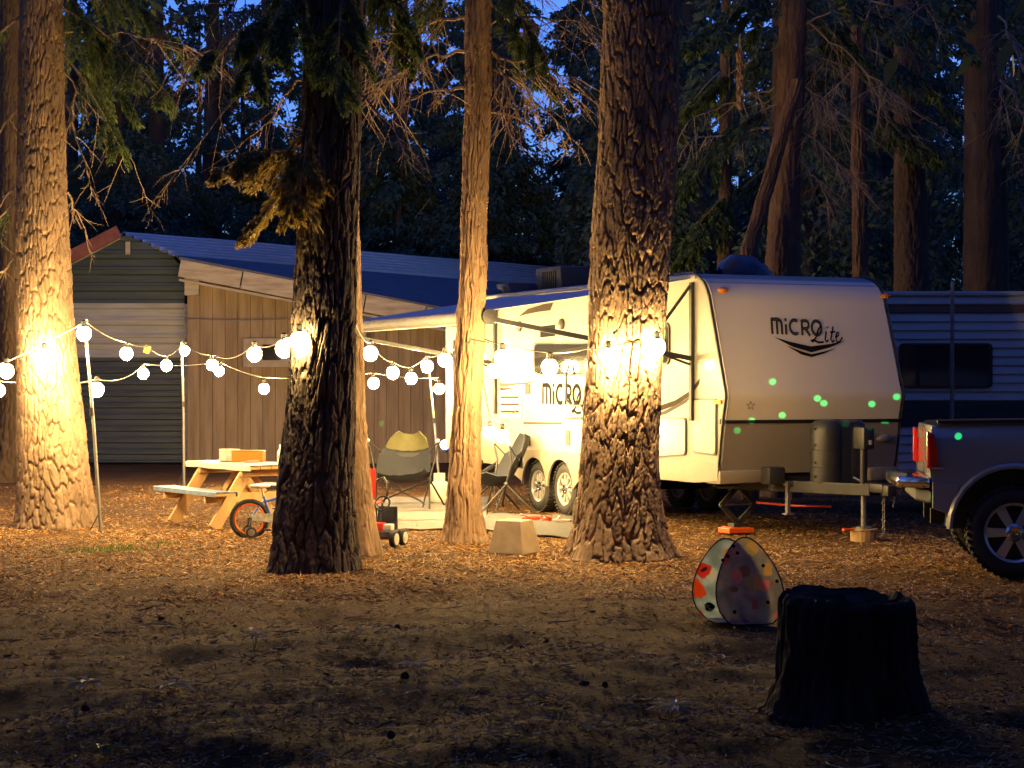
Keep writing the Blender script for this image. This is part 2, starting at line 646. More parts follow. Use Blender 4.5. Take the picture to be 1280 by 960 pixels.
def trunk_mesh(name, axis, style, nth, dz, zfine, ztop, depth, seed, flare=.35, fl_h=.35, lobes=5, cell=(.09, .26), ridge=.05):
    """axis: list of (z, x, y, r) local; bark relief is real geometry"""
    z = list(np.arange(-.12, zfine, dz)) + list(np.arange(zfine, ztop + .01, .25))
    z = np.array(z)
    th = np.linspace(0, 2 * math.pi, nth, endpoint=False)
    T, Z = np.meshgrid(th, z)
    az = np.array([a[0] for a in axis])
    ax = np.interp(Z, az, [a[1] for a in axis])
    ay = np.interp(Z, az, [a[2] for a in axis])
    ar = np.interp(Z, az, [a[3] for a in axis])
    rm = float(np.mean([a[3] for a in axis]))
    zc = np.maximum(Z, 0)
    lob = 1 + .35 * np.cos(lobes * T + seed) + .25 * np.cos((lobes - 2) * T + seed * 2.3)
    r = ar * (1 + flare * np.exp(-zc / fl_h) * lob) * (1 + .035 * (fbm(T / (2 * math.pi) * 6, Z * .9, seed + 3, 6, 2) - .5) * 2)
    ncell = max(6, int(round(2 * math.pi * rm / cell[0])))
    U = T / (2 * math.pi) * ncell
    warpx = (fbm(T / (2 * math.pi) * ncell, Z * 5, seed + 41, ncell, 3) - .5)
    warpz = (fbm(T / (2 * math.pi) * ncell, Z * 7, seed + 77, ncell, 3) - .5)
    tn = T / (2 * math.pi)
    if style == 'plate':
        nl = max(3, ncell // 3)
        wx = (fbm(tn * nl, Z * 1.1, seed + 51, nl, 2) - .5) * 1.6 + .16 * (vnoise(tn * ncell * 4, Z * 34, seed + 52, ncell * 4) - .5)
        wz = (fbm(tn * ncell, Z * 1.0, seed + 57, ncell, 2) - .5) * 1.4
        f1, f2, hid = worley(U + wx, Z / cell[1] + wz, seed, ncell)
        # long vertical furrows, narrow and deep, with flat plates between
        crack = np.clip((f2 - f1) / (.10 + .16 * fbm(tn * ncell, Z * 3, seed + 5, ncell, 2)), 0, 1)
        nc2 = int(ncell * 1.6)
        g1, g2, h2 = worley(tn * nc2 + wx * 1.6, Z / (cell[1] * .36) + wz * 2.8, seed + 70, nc2)
        scale_ = np.clip((g2 - g1) / .16, 0, 1)
        fine = fbm(tn * ncell * 7, Z * 46, seed + 11, ncell * 7, 3)
        stri = fbm(tn * ncell * 6, Z * 6, seed + 13, ncell * 6, 2)
        d = crack * (.50 + .30 * hid + .22 * scale_ * (.4 + .6 * h2)) + .18 * (fine - .5) + .16 * (stri - .5)
    else:
        # fibrous vertical strips, peeling here and there
        u2 = U * 2 + warpx * 2.0
        f1, f2, hid = worley(U + warpx * 1.4, Z / cell[1] + warpz * 1.5, seed, ncell)
        g = np.clip((f2 - f1) / .22, 0, 1)
        fib = fbm(u2, Z * 1.6, seed + 21, ncell * 2, 4)
        fib2 = fbm(tn * ncell * 5 + warpx * 3, Z * 5.0, seed + 25, ncell * 5, 3)
        d = .50 * g * (.5 + .7 * hid) + 1.0 * np.abs(fib - .5) * 2 * .8 + .75 * (fib2 - .5)
        d = d + .22 * (fbm(tn * ncell * 6, Z * 26, seed + 11, ncell * 6, 2) - .5)
    r = r + depth * (d - .6)
    X = ax + r * np.cos(T)
    Yv = ay + r * np.sin(T)
    V = np.stack([X, Yv, Z], -1).reshape(-1, 3)
    m = len(z)
    i = np.arange(m - 1)[:, None] * nth
    k = np.arange(nth)[None, :]
    k2 = (k + 1) % nth
    Fc = np.stack([i + k, i + k2, i + nth + k2, i + nth + k], -1).reshape(-1, 4)
    return fastmesh(name, V, Fc, smooth=True)


# ================================================================== foliage
def leaves_mesh(name, p, d, ln, wd, rng):
    """rhombic leaf sprays: p base points, d directions (unit)"""
    n = len(p)
    rnd = rng.normal(size=(n, 3))
    w = np.cross(d, rnd)
    w /= np.linalg.norm(w, axis=1)[:, None] + 1e-9
    mid = p + d * (ln * .45)[:, None]
    tip = p + d * ln[:, None]
    tip[:, 2] -= ln * .12
    V = np.empty((n, 4, 3))
    V[:, 0] = p
    V[:, 1] = mid + w * wd[:, None]
    V[:, 2] = tip
    V[:, 3] = mid - w * wd[:, None]
    Fc = np.arange(n * 4).reshape(n, 4)
    return fastmesh(name, V.reshape(-1, 3), Fc)


def crown_mesh(name, seed, z0, z1, rmax, nb, nl, leaf, top=1.0):
    rng = np.random.default_rng(seed)
    ps, ds = [], []
    for b in range(nb):
        q = rng.random() ** .85
        z = z0 + (z1 - z0) * q
        L = rmax * (1 - .72 * q * top) * rng.uniform(.55, 1.1)
        a = rng.uniform(0, 2 * math.pi)
        o = np.array([math.cos(a), math.sin(a), 0])
        s_ = np.array([-math.sin(a), math.cos(a), 0])
        k = int(nl * rng.uniform(.6, 1.3))
        s = rng.uniform(.16, 1, k) ** .8
        rise = rng.uniform(.05, .28)
        droop = rng.uniform(.3, .75)
        lat = rng.normal(size=k) * L * .15 * (1.15 - s)
        hang = -np.abs(rng.normal(size=k)) * L * .09
        # clumps
        cl = rng.integers(0, 9, k)
        off = rng.normal(size=(9, 3)) * L * .045
        p = o[None] * (s * L)[:, None] + s_[None] * lat[:, None] + off[cl]
        p[:, 2] += z + L * (rise * s - droop * s * s) + hang
        d = o[None] * .55 + s_[None] * (np.sign(lat) * .45)[:, None] + rng.normal(size=(k, 3)) * .42
        d[:, 2] -= .45
        d /= np.linalg.norm(d, axis=1)[:, None]
        ps.append(p)
        ds.append(d)
    p, d = np.concatenate(ps), np.concatenate(ds)
    n = len(p)
    ln = leaf * rng.uniform(.6, 1.4, n)
    return leaves_mesh(name, p, d, ln, ln * rng.uniform(.16, .30, n), rng)


def bough(parent, p0, p1, seed, leafmat, dens=900, leaf=.075, droop=.22, width=.28, wood='dead_twig', hang=.22, r0=.018, label=None):
    """a live branch from p0 to p1 (parent-local): wood with a foliage child"""
    rng = np.random.default_rng(seed)
    p0, p1 = np.array(p0, float), np.array(p1, float)
    L = np.linalg.norm(p1 - p0)
    o = (p1 - p0) / L
    up = np.array([0, 0, 1.0])
    s_ = np.cross(o, up)
    s_ /= np.linalg.norm(s_) + 1e-9

    def curve(s):
        s = np.asarray(s)[..., None]
        return p0 + (p1 - p0) * s + up * (droop * L * (s - s * s) * 1.6)
    mb = MB()
    ss = np.linspace(0, 1, 9)
    mb.tube([Vector(v) for v in curve(ss)], [r0 * (1 - .85 * s) for s in ss], 6)
    ps, ds = [], []
    nt_ = max(8, int(L * 13))
    for i in range(nt_):
        s = rng.uniform(.10, 1)
        side = rng.choice((-1, 1))
        l2 = width * L * rng.uniform(.5, 1.1) * (1.25 - s) + .10
        dr = o * rng.uniform(.3, .9) + s_ * side * rng.uniform(.3, 1) - up * rng.uniform(0, .35)
        dr /= np.linalg.norm(dr)
        b = curve(s)
        q = np.linspace(0, 1, 5)
        tw = b[None] + dr[None] * (q * l2)[:, None] - up[None] * (hang * l2 * q * q * 2.2)[:, None]
        mb.tube([Vector(v) for v in tw], [r0 * .35 * (1 - .8 * x) + .0012 for x in q], 3, caps=False)
        k = int(dens / nt_ * rng.uniform(.6, 1.4)) + 4
        t = rng.uniform(.1, 1, k)
        pp = b[None] + dr[None] * (t * l2)[:, None] - up[None] * (hang * l2 * t * t * 2.2)[:, None] + rng.normal(size=(k, 3)) * .018
        sd = rng.choice((-1, 1), k)
        d2 = dr[None] * .8 + np.cross(dr, up)[None] * (sd * rng.uniform(.3, .9, k))[:, None] + rng.normal(size=(k, 3)) * .22
        d2[:, 2] -= .35
        d2 /= np.linalg.norm(d2, axis=1)[:, None]
        ps.append(pp)
        ds.append(d2)
    br = mb.build('bough', MATS[wood], parent, smooth=True)
    p, d = np.concatenate(ps), np.concatenate(ds)
    n = len(p)
    ln = leaf * rng.uniform(.6, 1.5, n)
    me = leaves_mesh('foliage', p, d, ln, ln * rng.uniform(.13, .22, n), rng)
    fo = link('foliage', me, MATS[leafmat], br)
    if label:
        br['label'] = label
    return br


def dead_branch(parent, p0, p1, seed, droop=.25, ntw=14, tl=.7, r0=.014, mat='dead_twig', hang=1.0, fine=3):
    """bare branch with drooping fans of twigs"""
    rng = random.Random(seed)
    p0, p1 = Vector(p0), Vector(p1)
    L = (p1 - p0).length
    mb = MB()
    jit = [Vector((rng.gauss(0, 1), rng.gauss(0, 1), rng.gauss(0, 1))) * L * .02 for _ in range(10)]

    def cv(s):
        k = min(int(s * 9), 8)
        f = s * 9 - k
        return p0.lerp(p1, s) + Vector((0, 0, droop * L * (s - s * s))) + (jit[k].lerp(jit[k + 1], f) if s > 0.01 else Vector())
    mb.tube([cv(i / 12) for i in range(13)], [r0 * (1 - .8 * i / 12) for i in range(13)], 5)
    o = (p1 - p0).normalized()
    for i in range(ntw):
        s = rng.uniform(.15, 1)
        b = cv(s)
        d = (o * rng.uniform(.1, .9) + Vector((rng.gauss(0, .6), rng.gauss(0, .6), -rng.uniform(.1, 1.0) * hang))).normalized()
        l = tl * rng.uniform(.4, 1.2)
        pts, q = [b], b.copy()
        dd = d.copy()
        for k in range(6):
            dd = (dd + Vector((rng.gauss(0, .09), rng.gauss(0, .09), -.07 * hang + rng.gauss(0, .07)))).normalized()
            q = q + dd * l / 6
            pts.append(q.copy())
        mb.tube(pts, [r0 * .42 * (1 - .75 * k / 6) for k in range(7)], 3, caps=False)
        for k in range(fine):
            st = pts[rng.randint(1, 5)]
            d3 = (dd + Vector((rng.gauss(0, .7), rng.gauss(0, .7), rng.gauss(-.2, .5)))).normalized()
            l3 = l * rng.uniform(.2, .55)
            m_ = st + d3 * l3 * .5 + Vector((0, 0, -.02 * hang))
            mb.tube([st, m_, st + d3 * l3 + Vector((0, 0, -.10 * l3 * hang))], [r0 * .22, r0 * .17, r0 * .09], 3, caps=False)
    return mb.build('branch', MATS[mat], parent)


# ================================================================== ground
def ground_height(x, y):
    d = np.clip((17.5 - y) / 4.0, 0, 1)
    h = (fbm(x * .7 + 50, y * .7 + 50, 7, None, 4) - .5) * (.035 + .24 * d)
    h += (fbm(x * 2.3 + 9, y * 2.3 + 30, 19, None, 4) - .5) * (.018 + .050 * d)
    return h - .012


def build_ground():
    xs = np.concatenate([np.linspace(-400, -14, 14), np.arange(-8.5, 8.51, .06), np.linspace(14, 400, 14)])
    ys = np.concatenate([np.linspace(-200, 4, 10), np.arange(6.0, 27.0, .06), np.linspace(29, 60, 12), np.linspace(80, 600, 8)])
    X, Yg = np.meshgrid(xs, ys)
    Z = ground_height(X, Yg)
    V = np.stack([X, Yg, Z], -1).reshape(-1, 3)
    m, n = X.shape
    i = np.arange(m - 1)[:, None] * n
    k = np.arange(n - 1)[None]
    Fc = np.stack([i + k, i + k + 1, i + n + k + 1, i + n + k], -1).reshape(-1, 4)
    g = link('ground', fastmesh('ground', V, Fc, True), MATS['forest_floor'])
    tag(g, 'brown forest floor of needles and dirt around the campsite', 'ground', kind='structure')
    # needle and chip litter
    rng = np.random.default_rng(3)
    n = 360000
    y = np.where(rng.random(n) < .55, 7.0 + 19.0 * rng.random(n) ** 1.25, 15.5 + 18.0 * rng.random(n) ** 1.3)  # fallen litter, thickened over the camp so its colour also brightens the lit zone
    x = (rng.random(n) - .5) * y * .62
    z = ground_height(x, y)
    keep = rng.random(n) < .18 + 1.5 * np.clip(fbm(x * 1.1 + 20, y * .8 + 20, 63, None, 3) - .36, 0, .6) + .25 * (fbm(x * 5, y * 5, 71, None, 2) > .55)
    x, y, z = x[keep], y[keep], z[keep]
    n = len(x)
    a = rng.uniform(0, math.pi, n)
    ln = rng.uniform(.006, .028, n) * np.where(rng.random(n) < .03, 2.8, 1)
    wd = rng.uniform(.0014, .0040, n)
    dirv = np.stack([np.cos(a), np.sin(a), rng.normal(size=n) * .25], -1)
    sd = np.stack([-np.sin(a), np.cos(a), rng.normal(size=n) * .5], -1)
    c = np.stack([x, y, z + .004 + rng.random(n) * .008], -1)
    V = np.empty((n, 4, 3))
    V[:, 0] = c - dirv * ln[:, None] - sd * wd[:, None]
    V[:, 1] = c + dirv * ln[:, None] - sd * wd[:, None]
    V[:, 2] = c + dirv * ln[:, None] + sd * wd[:, None]
    V[:, 3] = c - dirv * ln[:, None] + sd * wd[:, None]
    Fc = np.arange(n * 4).reshape(n, 4)
    dark = rng.random(n)
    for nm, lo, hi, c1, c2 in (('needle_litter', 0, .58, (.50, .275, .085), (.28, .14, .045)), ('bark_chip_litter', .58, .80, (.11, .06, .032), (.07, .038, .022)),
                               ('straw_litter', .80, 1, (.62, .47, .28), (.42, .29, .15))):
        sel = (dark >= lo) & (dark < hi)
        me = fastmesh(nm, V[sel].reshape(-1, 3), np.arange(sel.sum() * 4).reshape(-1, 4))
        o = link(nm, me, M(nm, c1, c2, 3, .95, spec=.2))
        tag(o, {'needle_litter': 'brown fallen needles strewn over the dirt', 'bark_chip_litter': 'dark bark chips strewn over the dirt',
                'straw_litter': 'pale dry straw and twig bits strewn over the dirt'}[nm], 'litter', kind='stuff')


build_ground()


# ================================================================== trees near the camp
def px_axis(Y, rows, X0):
    ax = []
    for y, xl, xr in rows:
        ax.append((CH - (y - CY) / F * Y, ((xl + xr) / 2 - CX) / F * Y - X0, 0.0, (xr - xl) / 2 / F * Y))
    ax.sort()
    z0, x0, y0, r0 = ax[0]
    if z0 > 0:
        ax.insert(0, (0.0, x0, y0, r0))
    # go on above the frame with the same taper
    z1, x1, y1, r1 = ax[-1]
    za, xa, _, ra = ax[-2]
    k = (15.0 - z1) / max(z1 - za, .1)
    ax.append((15.0, x1 + (x1 - xa) * min(k, 2), 0, max(r1 + (r1 - ra) * k * .5, r1 * .45)))
    return ax


def near_tree(name, label, bx, by, rows, style, mat, nth, depth, seed, cell, flare, fl_h=.35, dz=.014, zf=6.3, lobes=5):
    g = G(bx, by)
    t = thing(name, label, 'tree', g)
    me = trunk_mesh('trunk', px_axis(g.y, rows, g.x), style, nth, dz, zf, 15.0, depth, seed, flare, fl_h, lobes, cell)
    link('trunk', me, MATS[mat], t)

    def loc(x, y, dY=0.0):
        return P(x, y, g.y + dY) - g
    return t, loc


big, Lb = near_tree('pine_tree', 'thick pine trunk with plated bark in front of the white trailer', 770, 695,
                    [(0, 756, 848), (150, 752, 845), (300, 741, 838), (450, 736, 826), (560, 728, 822), (640, 722, 822), (695, 722, 822)],
                    'plate', 'bark_pine', 340, .062, 11, (.078, .30), .42, .30, dz=.011)
thin, Lt = near_tree('cedar_tree', 'slender reddish cedar trunk between the two camp chairs', 580, 676,
                     [(0, 582, 615), (150, 581, 613), (300, 576, 608), (420, 572, 606), (540, 564, 600), (610, 560, 600), (676, 558, 602)],
                     'fibre', 'bark_cedar', 190, .040, 23, (.055, .5), .42, .26, lobes=6)
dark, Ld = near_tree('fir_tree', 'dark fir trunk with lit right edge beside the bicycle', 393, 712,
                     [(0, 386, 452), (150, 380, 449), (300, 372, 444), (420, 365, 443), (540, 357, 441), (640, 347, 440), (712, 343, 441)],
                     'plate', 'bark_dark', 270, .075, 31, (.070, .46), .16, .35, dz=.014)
behind, Lh = near_tree('cedar_tree', 'smooth orange lit cedar trunk tucked close behind the dark fir', 452, 692,
                       [(0, 424, 446), (200, 424, 447), (400, 421, 452), (500, 422, 456), (600, 424, 463), (692, 426, 470)],
                       'fibre', 'bark_cedar', 110, .026, 37, (.06, .5), .35, .3, dz=.018)
left, Ll = near_tree('pine_tree', 'big pine trunk beside the tall light pole, bulb hung on it', 67, 657,
                     [(0, 27, 77), (150, 24, 79), (300, 20, 84), (420, 22, 93), (540, 24, 104), (610, 25, 110), (657, 26, 112)],
                     'plate', 'bark_pine', 280, .052, 43, (.066, .26), .22, .35, dz=.015, zf=6.9)
farl, Lf = near_tree('pine_tree', 'dim pine trunk standing behind the big pine by the pole', 8, 601,
                     [(0, 2, 24), (200, 2, 25), (400, 0, 26), (540, -3, 26), (601, -8, 30)],
                     'plate', 'bark_far', 100, .05, 47, (.10, .25), .3, .5, dz=.035, zf=10)

HIGH = crown_mesh('crown', 290, 8.5, 21, 3.4, 70, 120, .20)
HIGH.materials.append(MATS['leaf_near'])
for tt_, rz_ in ((big, 0), (thin, 1.7), (dark, 3.1), (behind, 4.4), (left, 5.2), (farl, 2.4)):
    c_ = link('crown', HIGH, None, tt_)
    c_.rotation_euler = (0, 0, rz_)
# live boughs
bough(left, Ll(72, 8), Ll(205, 120, -.5), 1, 'leaf_near', 4420, 0.063, .20, .36)
bough(left, Ll(75, -60), Ll(225, 60, .3), 2, 'leaf_near', 4080, 0.063, .18, .36)
bough(left, Ll(74, -20), Ll(165, 150, .5), 3, 'leaf_near', 4080, 0.063, .15, .40)
bough(left, Ll(74, 60), Ll(150, 185, -.4), 4, 'leaf_near', 1870, 0.059, .15, .34)
bough(left, Ll(26, 20), Ll(-60, 110, -.3), 5, 'leaf_near', 2550, 0.063, .15, .36)
bough(left, Ll(26, 250), Ll(-50, 330, -.3), 55, 'leaf_near', 850, 0.059, .15, .3)
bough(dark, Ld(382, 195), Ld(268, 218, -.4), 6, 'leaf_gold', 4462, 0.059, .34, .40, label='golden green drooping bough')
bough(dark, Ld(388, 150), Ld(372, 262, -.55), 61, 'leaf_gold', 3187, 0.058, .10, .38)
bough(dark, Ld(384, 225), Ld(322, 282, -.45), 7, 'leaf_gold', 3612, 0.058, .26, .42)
bough(dark, Ld(388, 8), Ld(262, 70, -.3), 8, 'leaf_near', 4080, 0.059, .20, .36)
bough(dark, Ld(388, -50), Ld(310, 95, -.6), 9, 'leaf_near', 4080, 0.059, .12, .36)
bough(dark, Ld(430, -40), Ld(420, 110, -.7), 10, 'leaf_near', 3060, 0.056, .1, .3)
bough(dark, Ld(450, -60), Ld(520, 70, .4), 12, 'leaf_near', 2720, 0.059, .15, .34)
bough(thin, Lt(614, 5), Lt(690, 105, .4), 13, 'leaf_near', 2890, 0.063, .22, .36)
bough(thin, Lt(614, -50), Lt(672, 80, -.3), 14, 'leaf_near', 2550, 0.063, .18, .36)
bough(thin, Lt(582, -40), Lt(500, 40, .4), 15, 'leaf_near', 1530, 0.063, .18, .36)
# bare branches
for i, (a, b, n, tl) in enumerate([((583, 20), (440, 75), 22, .95), ((583, 65), (452, 118), 20, 1.0), ((583, -20), (462, 20), 16, .9), ((583, 110), (500, 128), 10, .5),
                                   ((613, 30), (735, 30), 18, .9), ((613, 72), (728, 108), 20, .8), ((613, 85), (728, 188), 16, .55), ((613, 60), (650, 150), 14, .8),
                                   ((613, 140), (690, 175), 9, .45), ((612, -10), (745, -20), 16, .9)]):
    dead_branch(thin, Lt(*a), Lt(*b, random.Random(i).uniform(-.7, .7)), 100 + i, .22, n, tl, .021)
for i, (a, b, n, tl) in enumerate([((450, 60), (500, 40), 10, .8), ((450, 120), (515, 190), 10, .6), ((382, 100), (300, 190), 10, .6), ((382, 40), (175, 275), 9, .5),
                                   ((388, -10), (200, 30), 22, .9), ((385, 5), (225, 90), 20, .8)]):
    dead_branch(dark, Ld(*a), Ld(*b, random.Random(i).uniform(-.8, .8)), 130 + i, .16, n, tl, .014)
for i, (a, b, n, tl) in enumerate([((80, 90), (175, 215), 12, .6), ((82, 130), (120, 250), 9, .5), ((24, 130), (-30, 210), 10, .6), ((24, 230), (-40, 300), 12, .5),
                                   ((82, 40), (245, 60), 16, .9), ((20, 320), (-30, 380), 8, .4), ((84, 240), (110, 300), 6, .4)]):
    dead_branch(left, Ll(*a), Ll(*b, random.Random(i).uniform(-.8, .4)), 160 + i, .12, n, tl, .016)

# ================================================================== wood behind
CROWN = [crown_mesh('crown', 200 + i, z0, z1, rm, nb, nl, lf) for i, (z0, z1, rm, nb, nl, lf) in enumerate(
    [(1.2, 20, 3.4, 120, 190, .18), (3.5, 22, 3.2, 105, 190, .18), (6.0, 24, 3.6, 100, 190, .19), (.4, 9, 3.0, 100, 220, .17), (2.0, 17, 3.0, 115, 200, .18)])]
for me in CROWN:
    me.materials.append(MATS['leaf_dark'])


def far_trunk(seed, r, h):
    rng = random.Random(seed)
    ax = [(0, 0, 0, r), (h * .4, rng.uniform(-.15, .15), 0, r * .8), (h, rng.uniform(-.3, .3), 0, r * .12)]
    return trunk_mesh('trunk', ax, 'fibre', 44, .12, 9, h, .045, seed, .35, .5, 5, (.14, .6))


TRUNK = [far_trunk(300 + i, r, h) for i, (r, h) in enumerate([(.30, 20), (.38, 22), (.48, 24), (.14, 9.2), (.24, 17)])]
for me in TRUNK:
    me.materials.append(MATS['bark_far'])

LAB_SHED = 'tall dark conifer in the wood behind the metal shed'
LAB_TRAIL = 'tall dark conifer in the wood behind the parked trailers'
LAB_BUSH = 'low bushy young conifer filling a gap in the wood'
LAB_SIDE = 'dark conifer in the wood around the clearing'


LOOK = ('broad dark conifer with boughs down to the ground', 'tall dark conifer with boughs from above head height', 'lofty conifer with a long bare lower trunk', 'low bushy young conifer', 'slender dark conifer with short boughs')


def wood_tree(x, y, k, s=1.0, rz=0.0, lab=LAB_SHED, grp='conifers behind the shed'):
    if k != 3:
        lab = LOOK[k] + lab[lab.index(' in the wood'):]
        grp = ('broad', 'tall', 'lofty', 'young', 'slender')[k] + ' ' + grp
    t = thing('conifer_tree', lab, 'tree', (x, y, 0), rz, grp)
    t.scale = (s, s, s)
    link('trunk', TRUNK[k], None, t)
    link('crown', CROWN[k], None, t)
    return t


rw = random.Random(77)
taken = []


def free(x, y, d):
    for a, b in taken:
        if (a - x) ** 2 + (b - y) ** 2 < d * d:
            return False
    taken.append((x, y))
    return True


for y0, y1, n, dmin in ((57, 63, 13, 2.6), (64, 72, 12, 2.8), (74, 88, 15, 3.0), (90, 108, 18, 3.2)):
    made = 0
    for _ in range(400):
        if made >= n:
            break
        y = rw.uniform(y0, y1)
        x = rw.uniform(-.30, .30) * y
        if x > .06 * y and y < 60:
            pass
        if not free(x, y, dmin):
            continue
        k = rw.choice((0, 1, 2, 4, 0, 4))
        rt = x > .10 * y
        wood_tree(x, y, k, rw.uniform(.85, 1.15), rw.uniform(0, 6.28), LAB_TRAIL if rt else LAB_SHED, 'conifers behind the trailers' if rt else 'conifers behind the shed')
        made += 1
# a nearer belt on the right, behind the trailers
for x, y, k, s in ((5.4, 38, 1, .9), (8.9, 36, 2, .95), (11.5, 40, 1, 1.0), (3.0, 46, 0, .85), (7.0, 46, 4, .95), (10.0, 49, 1, .9), (13.5, 46, 2, .9), (14.8, 38, 2, 1.0), (5.0, 54, 2, 1.0), (9.0, 56, 0, 1.0)):
    taken.append((x, y))
    wood_tree(x, y, k, s, rw.uniform(0, 6.28), LAB_TRAIL, 'conifers behind the trailers')
for x, y, k, s in ((-12.5, 47, 0, .9), (-15, 52, 1, 1), (-11.0, 54, 4, .9), (-7.4, 58, 3, 1.0), (-3.5, 58.5, 3, 1.1), (.5, 59, 3, 1.0), (3.2, 41, 3, .72), (2.6, 55, 3, 1.0), (-13.5, 43, 3, .8)):
    if k == 3:
        wood_tree(x, y, 3, s, rw.uniform(0, 6.28), LAB_BUSH, 'young conifers at the edge of the wood')
    else:
        wood_tree(x, y, k, s, rw.uniform(0, 6.28), LAB_SHED, 'conifers behind the shed')
# wood goes on unseen beside and behind the viewer, added to block low sky
for a in range(0, 360, 13):
    if 62 < a < 118:
        continue
    rr = 27 + 9 * rw.random()
    x, y = rr * math.cos(R(a)), 12 + rr * math.sin(R(a))
    if abs(x) < .30 * y + 2 and y > 0:
        continue
    wood_tree(x, y, rw.choice((0, 1, 2)), rw.uniform(.9, 1.2), rw.uniform(0, 6.28), LAB_SIDE, 'unseen conifers round the clearing')

for q in range(34):  # extra unseen rows, keeping low sky light off the camp
    x, y = -17 + 34 * ((q * .618) % 1), -4.5 - (q % 3) * 3.4 - rw.random() * 1.5
    wood_tree(x, y, (0, 4, 0, 1)[q % 4], rw.uniform(.9, 1.2), rw.uniform(0, 6.28), LAB_SIDE, 'unseen conifers round the clearing')
for q in range(14):  # unseen side trees, added to cut low sky light
    sd_ = -1 if q % 2 else 1
    y = 1 + q * 2.0 + rw.random()
    x = sd_ * (.29 * max(y, 0) + 6.5 + rw.random() * 3)
    wood_tree(x, y, (0, 4, 1)[q % 3], rw.uniform(.85, 1.1), rw.uniform(0, 6.28), LAB_SIDE, 'unseen conifers round the clearing')

for x, y, k in ((-4.8, 7.0, 2), (5.0, 6.2, 2), (-4.4, 2.2, 2), (4.6, 1.2, 2), (.3, -2.6, 2), (-7.0, 11.5, 2), (7.2, 10.5, 2)):  # crowns added out of view over the camera, shading the foreground
    wood_tree(x, y, k, 1.0, rw.uniform(0, 6.28), LAB_SIDE, 'unseen conifers round the clearing')

# conifers standing just behind the trailer, picked out by the camp light
def mid_tree(label, rows, Y, style, mat, seed, crown=None, ztop=15, dz=.03, nth=90, depth=.045, by=None, flare=.3, name='conifer_tree'):
    zb = 0.0
    X0 = ((rows[-1][1] + rows[-1][2]) / 2 - CX) / F * Y
    t = thing(name, label, 'tree', (X0, Y, 0))
    ax = px_axis(Y, rows, X0)
    link('trunk', trunk_mesh('trunk', ax, style, nth, dz, min(8.5, ztop), ztop, depth, seed, flare, .4, 5, (.06, .5)), MATS[mat], t)
    base = Vector((X0, Y, 0))
    return t, (lambda x, y, dY=0.0: P(x, y, Y + dY) - base)


red, Lr = mid_tree('reddish conifer with drooping bare twigs behind the white trailer roof', [(0, 975, 1008), (100, 972, 1006), (200, 966, 1000), (330, 957, 1000)], 30.0, 'fibre', 'bark_red', 61)
lean, Ln = mid_tree('slanting trunk leaning against the reddish conifer', [(90, 992, 1006), (140, 977, 993), (220, 954, 972), (310, 927, 947)], 29.3, 'fibre', 'bark_red', 62, flare=.1, ztop=6.4)
t3, L3 = mid_tree('slim red brown conifer trunk above the gap between the two trailers', [(0, 1063, 1080), (150, 1064, 1082), (345, 1066, 1085)], 32.0, 'fibre', 'bark_red', 63)
t4, L4 = mid_tree('broad dark conifer trunk behind the old trailer roof end', [(0, 1118, 1150), (150, 1118, 1154), (345, 1118, 1160)], 33.0, 'plate', 'bark_far', 64)
t5, L5 = mid_tree('thin grey conifer trunk beside the slanting trunk', [(0, 902, 914), (150, 900, 914), (335, 897, 915)], 33.5, 'fibre', 'bark_far', 65)
t6, L6 = mid_tree('dark conifer trunk far along behind the old trailer window', [(0, 1222, 1248), (150, 1221, 1250), (345, 1220, 1254)], 34.0, 'fibre', 'bark_far', 66)
for i, (a, b, dY, k) in enumerate([((972, 10), (850, 60), -.5, 2600), ((972, 60), (868, 130), .4, 2200), ((972, -40), (900, 40), -.8, 2400), ((1006, -30), (1120, 40), -.4, 2200),
                                   ((1006, 10), (1090, 90), .5, 1500), ((972, 130), (850, 215), .6, 1500)]):
    bough(red, Lr(*a), Lr(*b, dY), 400 + i, 'leaf_near' if i in (0, 1) else 'leaf_dark', k, .11, .16, .34)
for i, (a, b, dY) in enumerate([((1082, 60), (1185, 130), -.5), ((1082, 0), (1215, 60), -.7), ((1082, 140), (1170, 195), .4)]):
    bough(t3, L3(*a), L3(*b, dY), 420 + i, 'leaf_dark', 2200, .12, .16, .34)
for i, (a, b, dY) in enumerate([((900, 180), (848, 240), -.4), ((914, 240), (860, 300), -.6), ((900, 90), (845, 160), -.6), ((898, 280), (850, 325), .3)]):
    bough(t5, L5(*a), L5(*b, dY), 430 + i, 'leaf_near', 2200, .12, .16, .42)
for i, (a, b, n, tl) in enumerate([((1000, 42), (1165, 5), 12, .8), ((1000, 36), (1150, -30), 10, .8), ((1002, 66), (1070, 90), 18, 1.3), ((1000, 105), (1060, 150), 20, 1.2),
                                   ((1000, 160), (1065, 225), 20, .9), ((968, 110), (860, 150), 12, .7), ((962, 160), (848, 182), 12, .6), ((1000, 200), (1040, 260), 16, .9),
                                   ((1002, 20), (1120, 130), 18, 1.1)]):
    dead_branch(red, Lr(*a), Lr(*b, random.Random(i).uniform(-.8, .5)), 440 + i, .12, n, tl, .020)
for i, (a, b, n, tl) in enumerate([((1082, 40), (1150, 70), 14, 1.0), ((1082, 110), (1140, 150), 12, .9), ((1064, 90), (1020, 140), 12, .9)]):
    dead_branch(t3, L3(*a), L3(*b), 460 + i, .12, n, tl, .018)
for i, (a, b, n, tl) in enumerate([((1248, 20), (1290, 120), 16, 1.1), ((1250, 60), (1262, 180), 16, 1.0), ((1250, 100), (1300, 200), 14, .9)]):
    dead_branch(t6, L6(*a, -1), L6(*b, -3), 470 + i, .12, n, tl, .022)
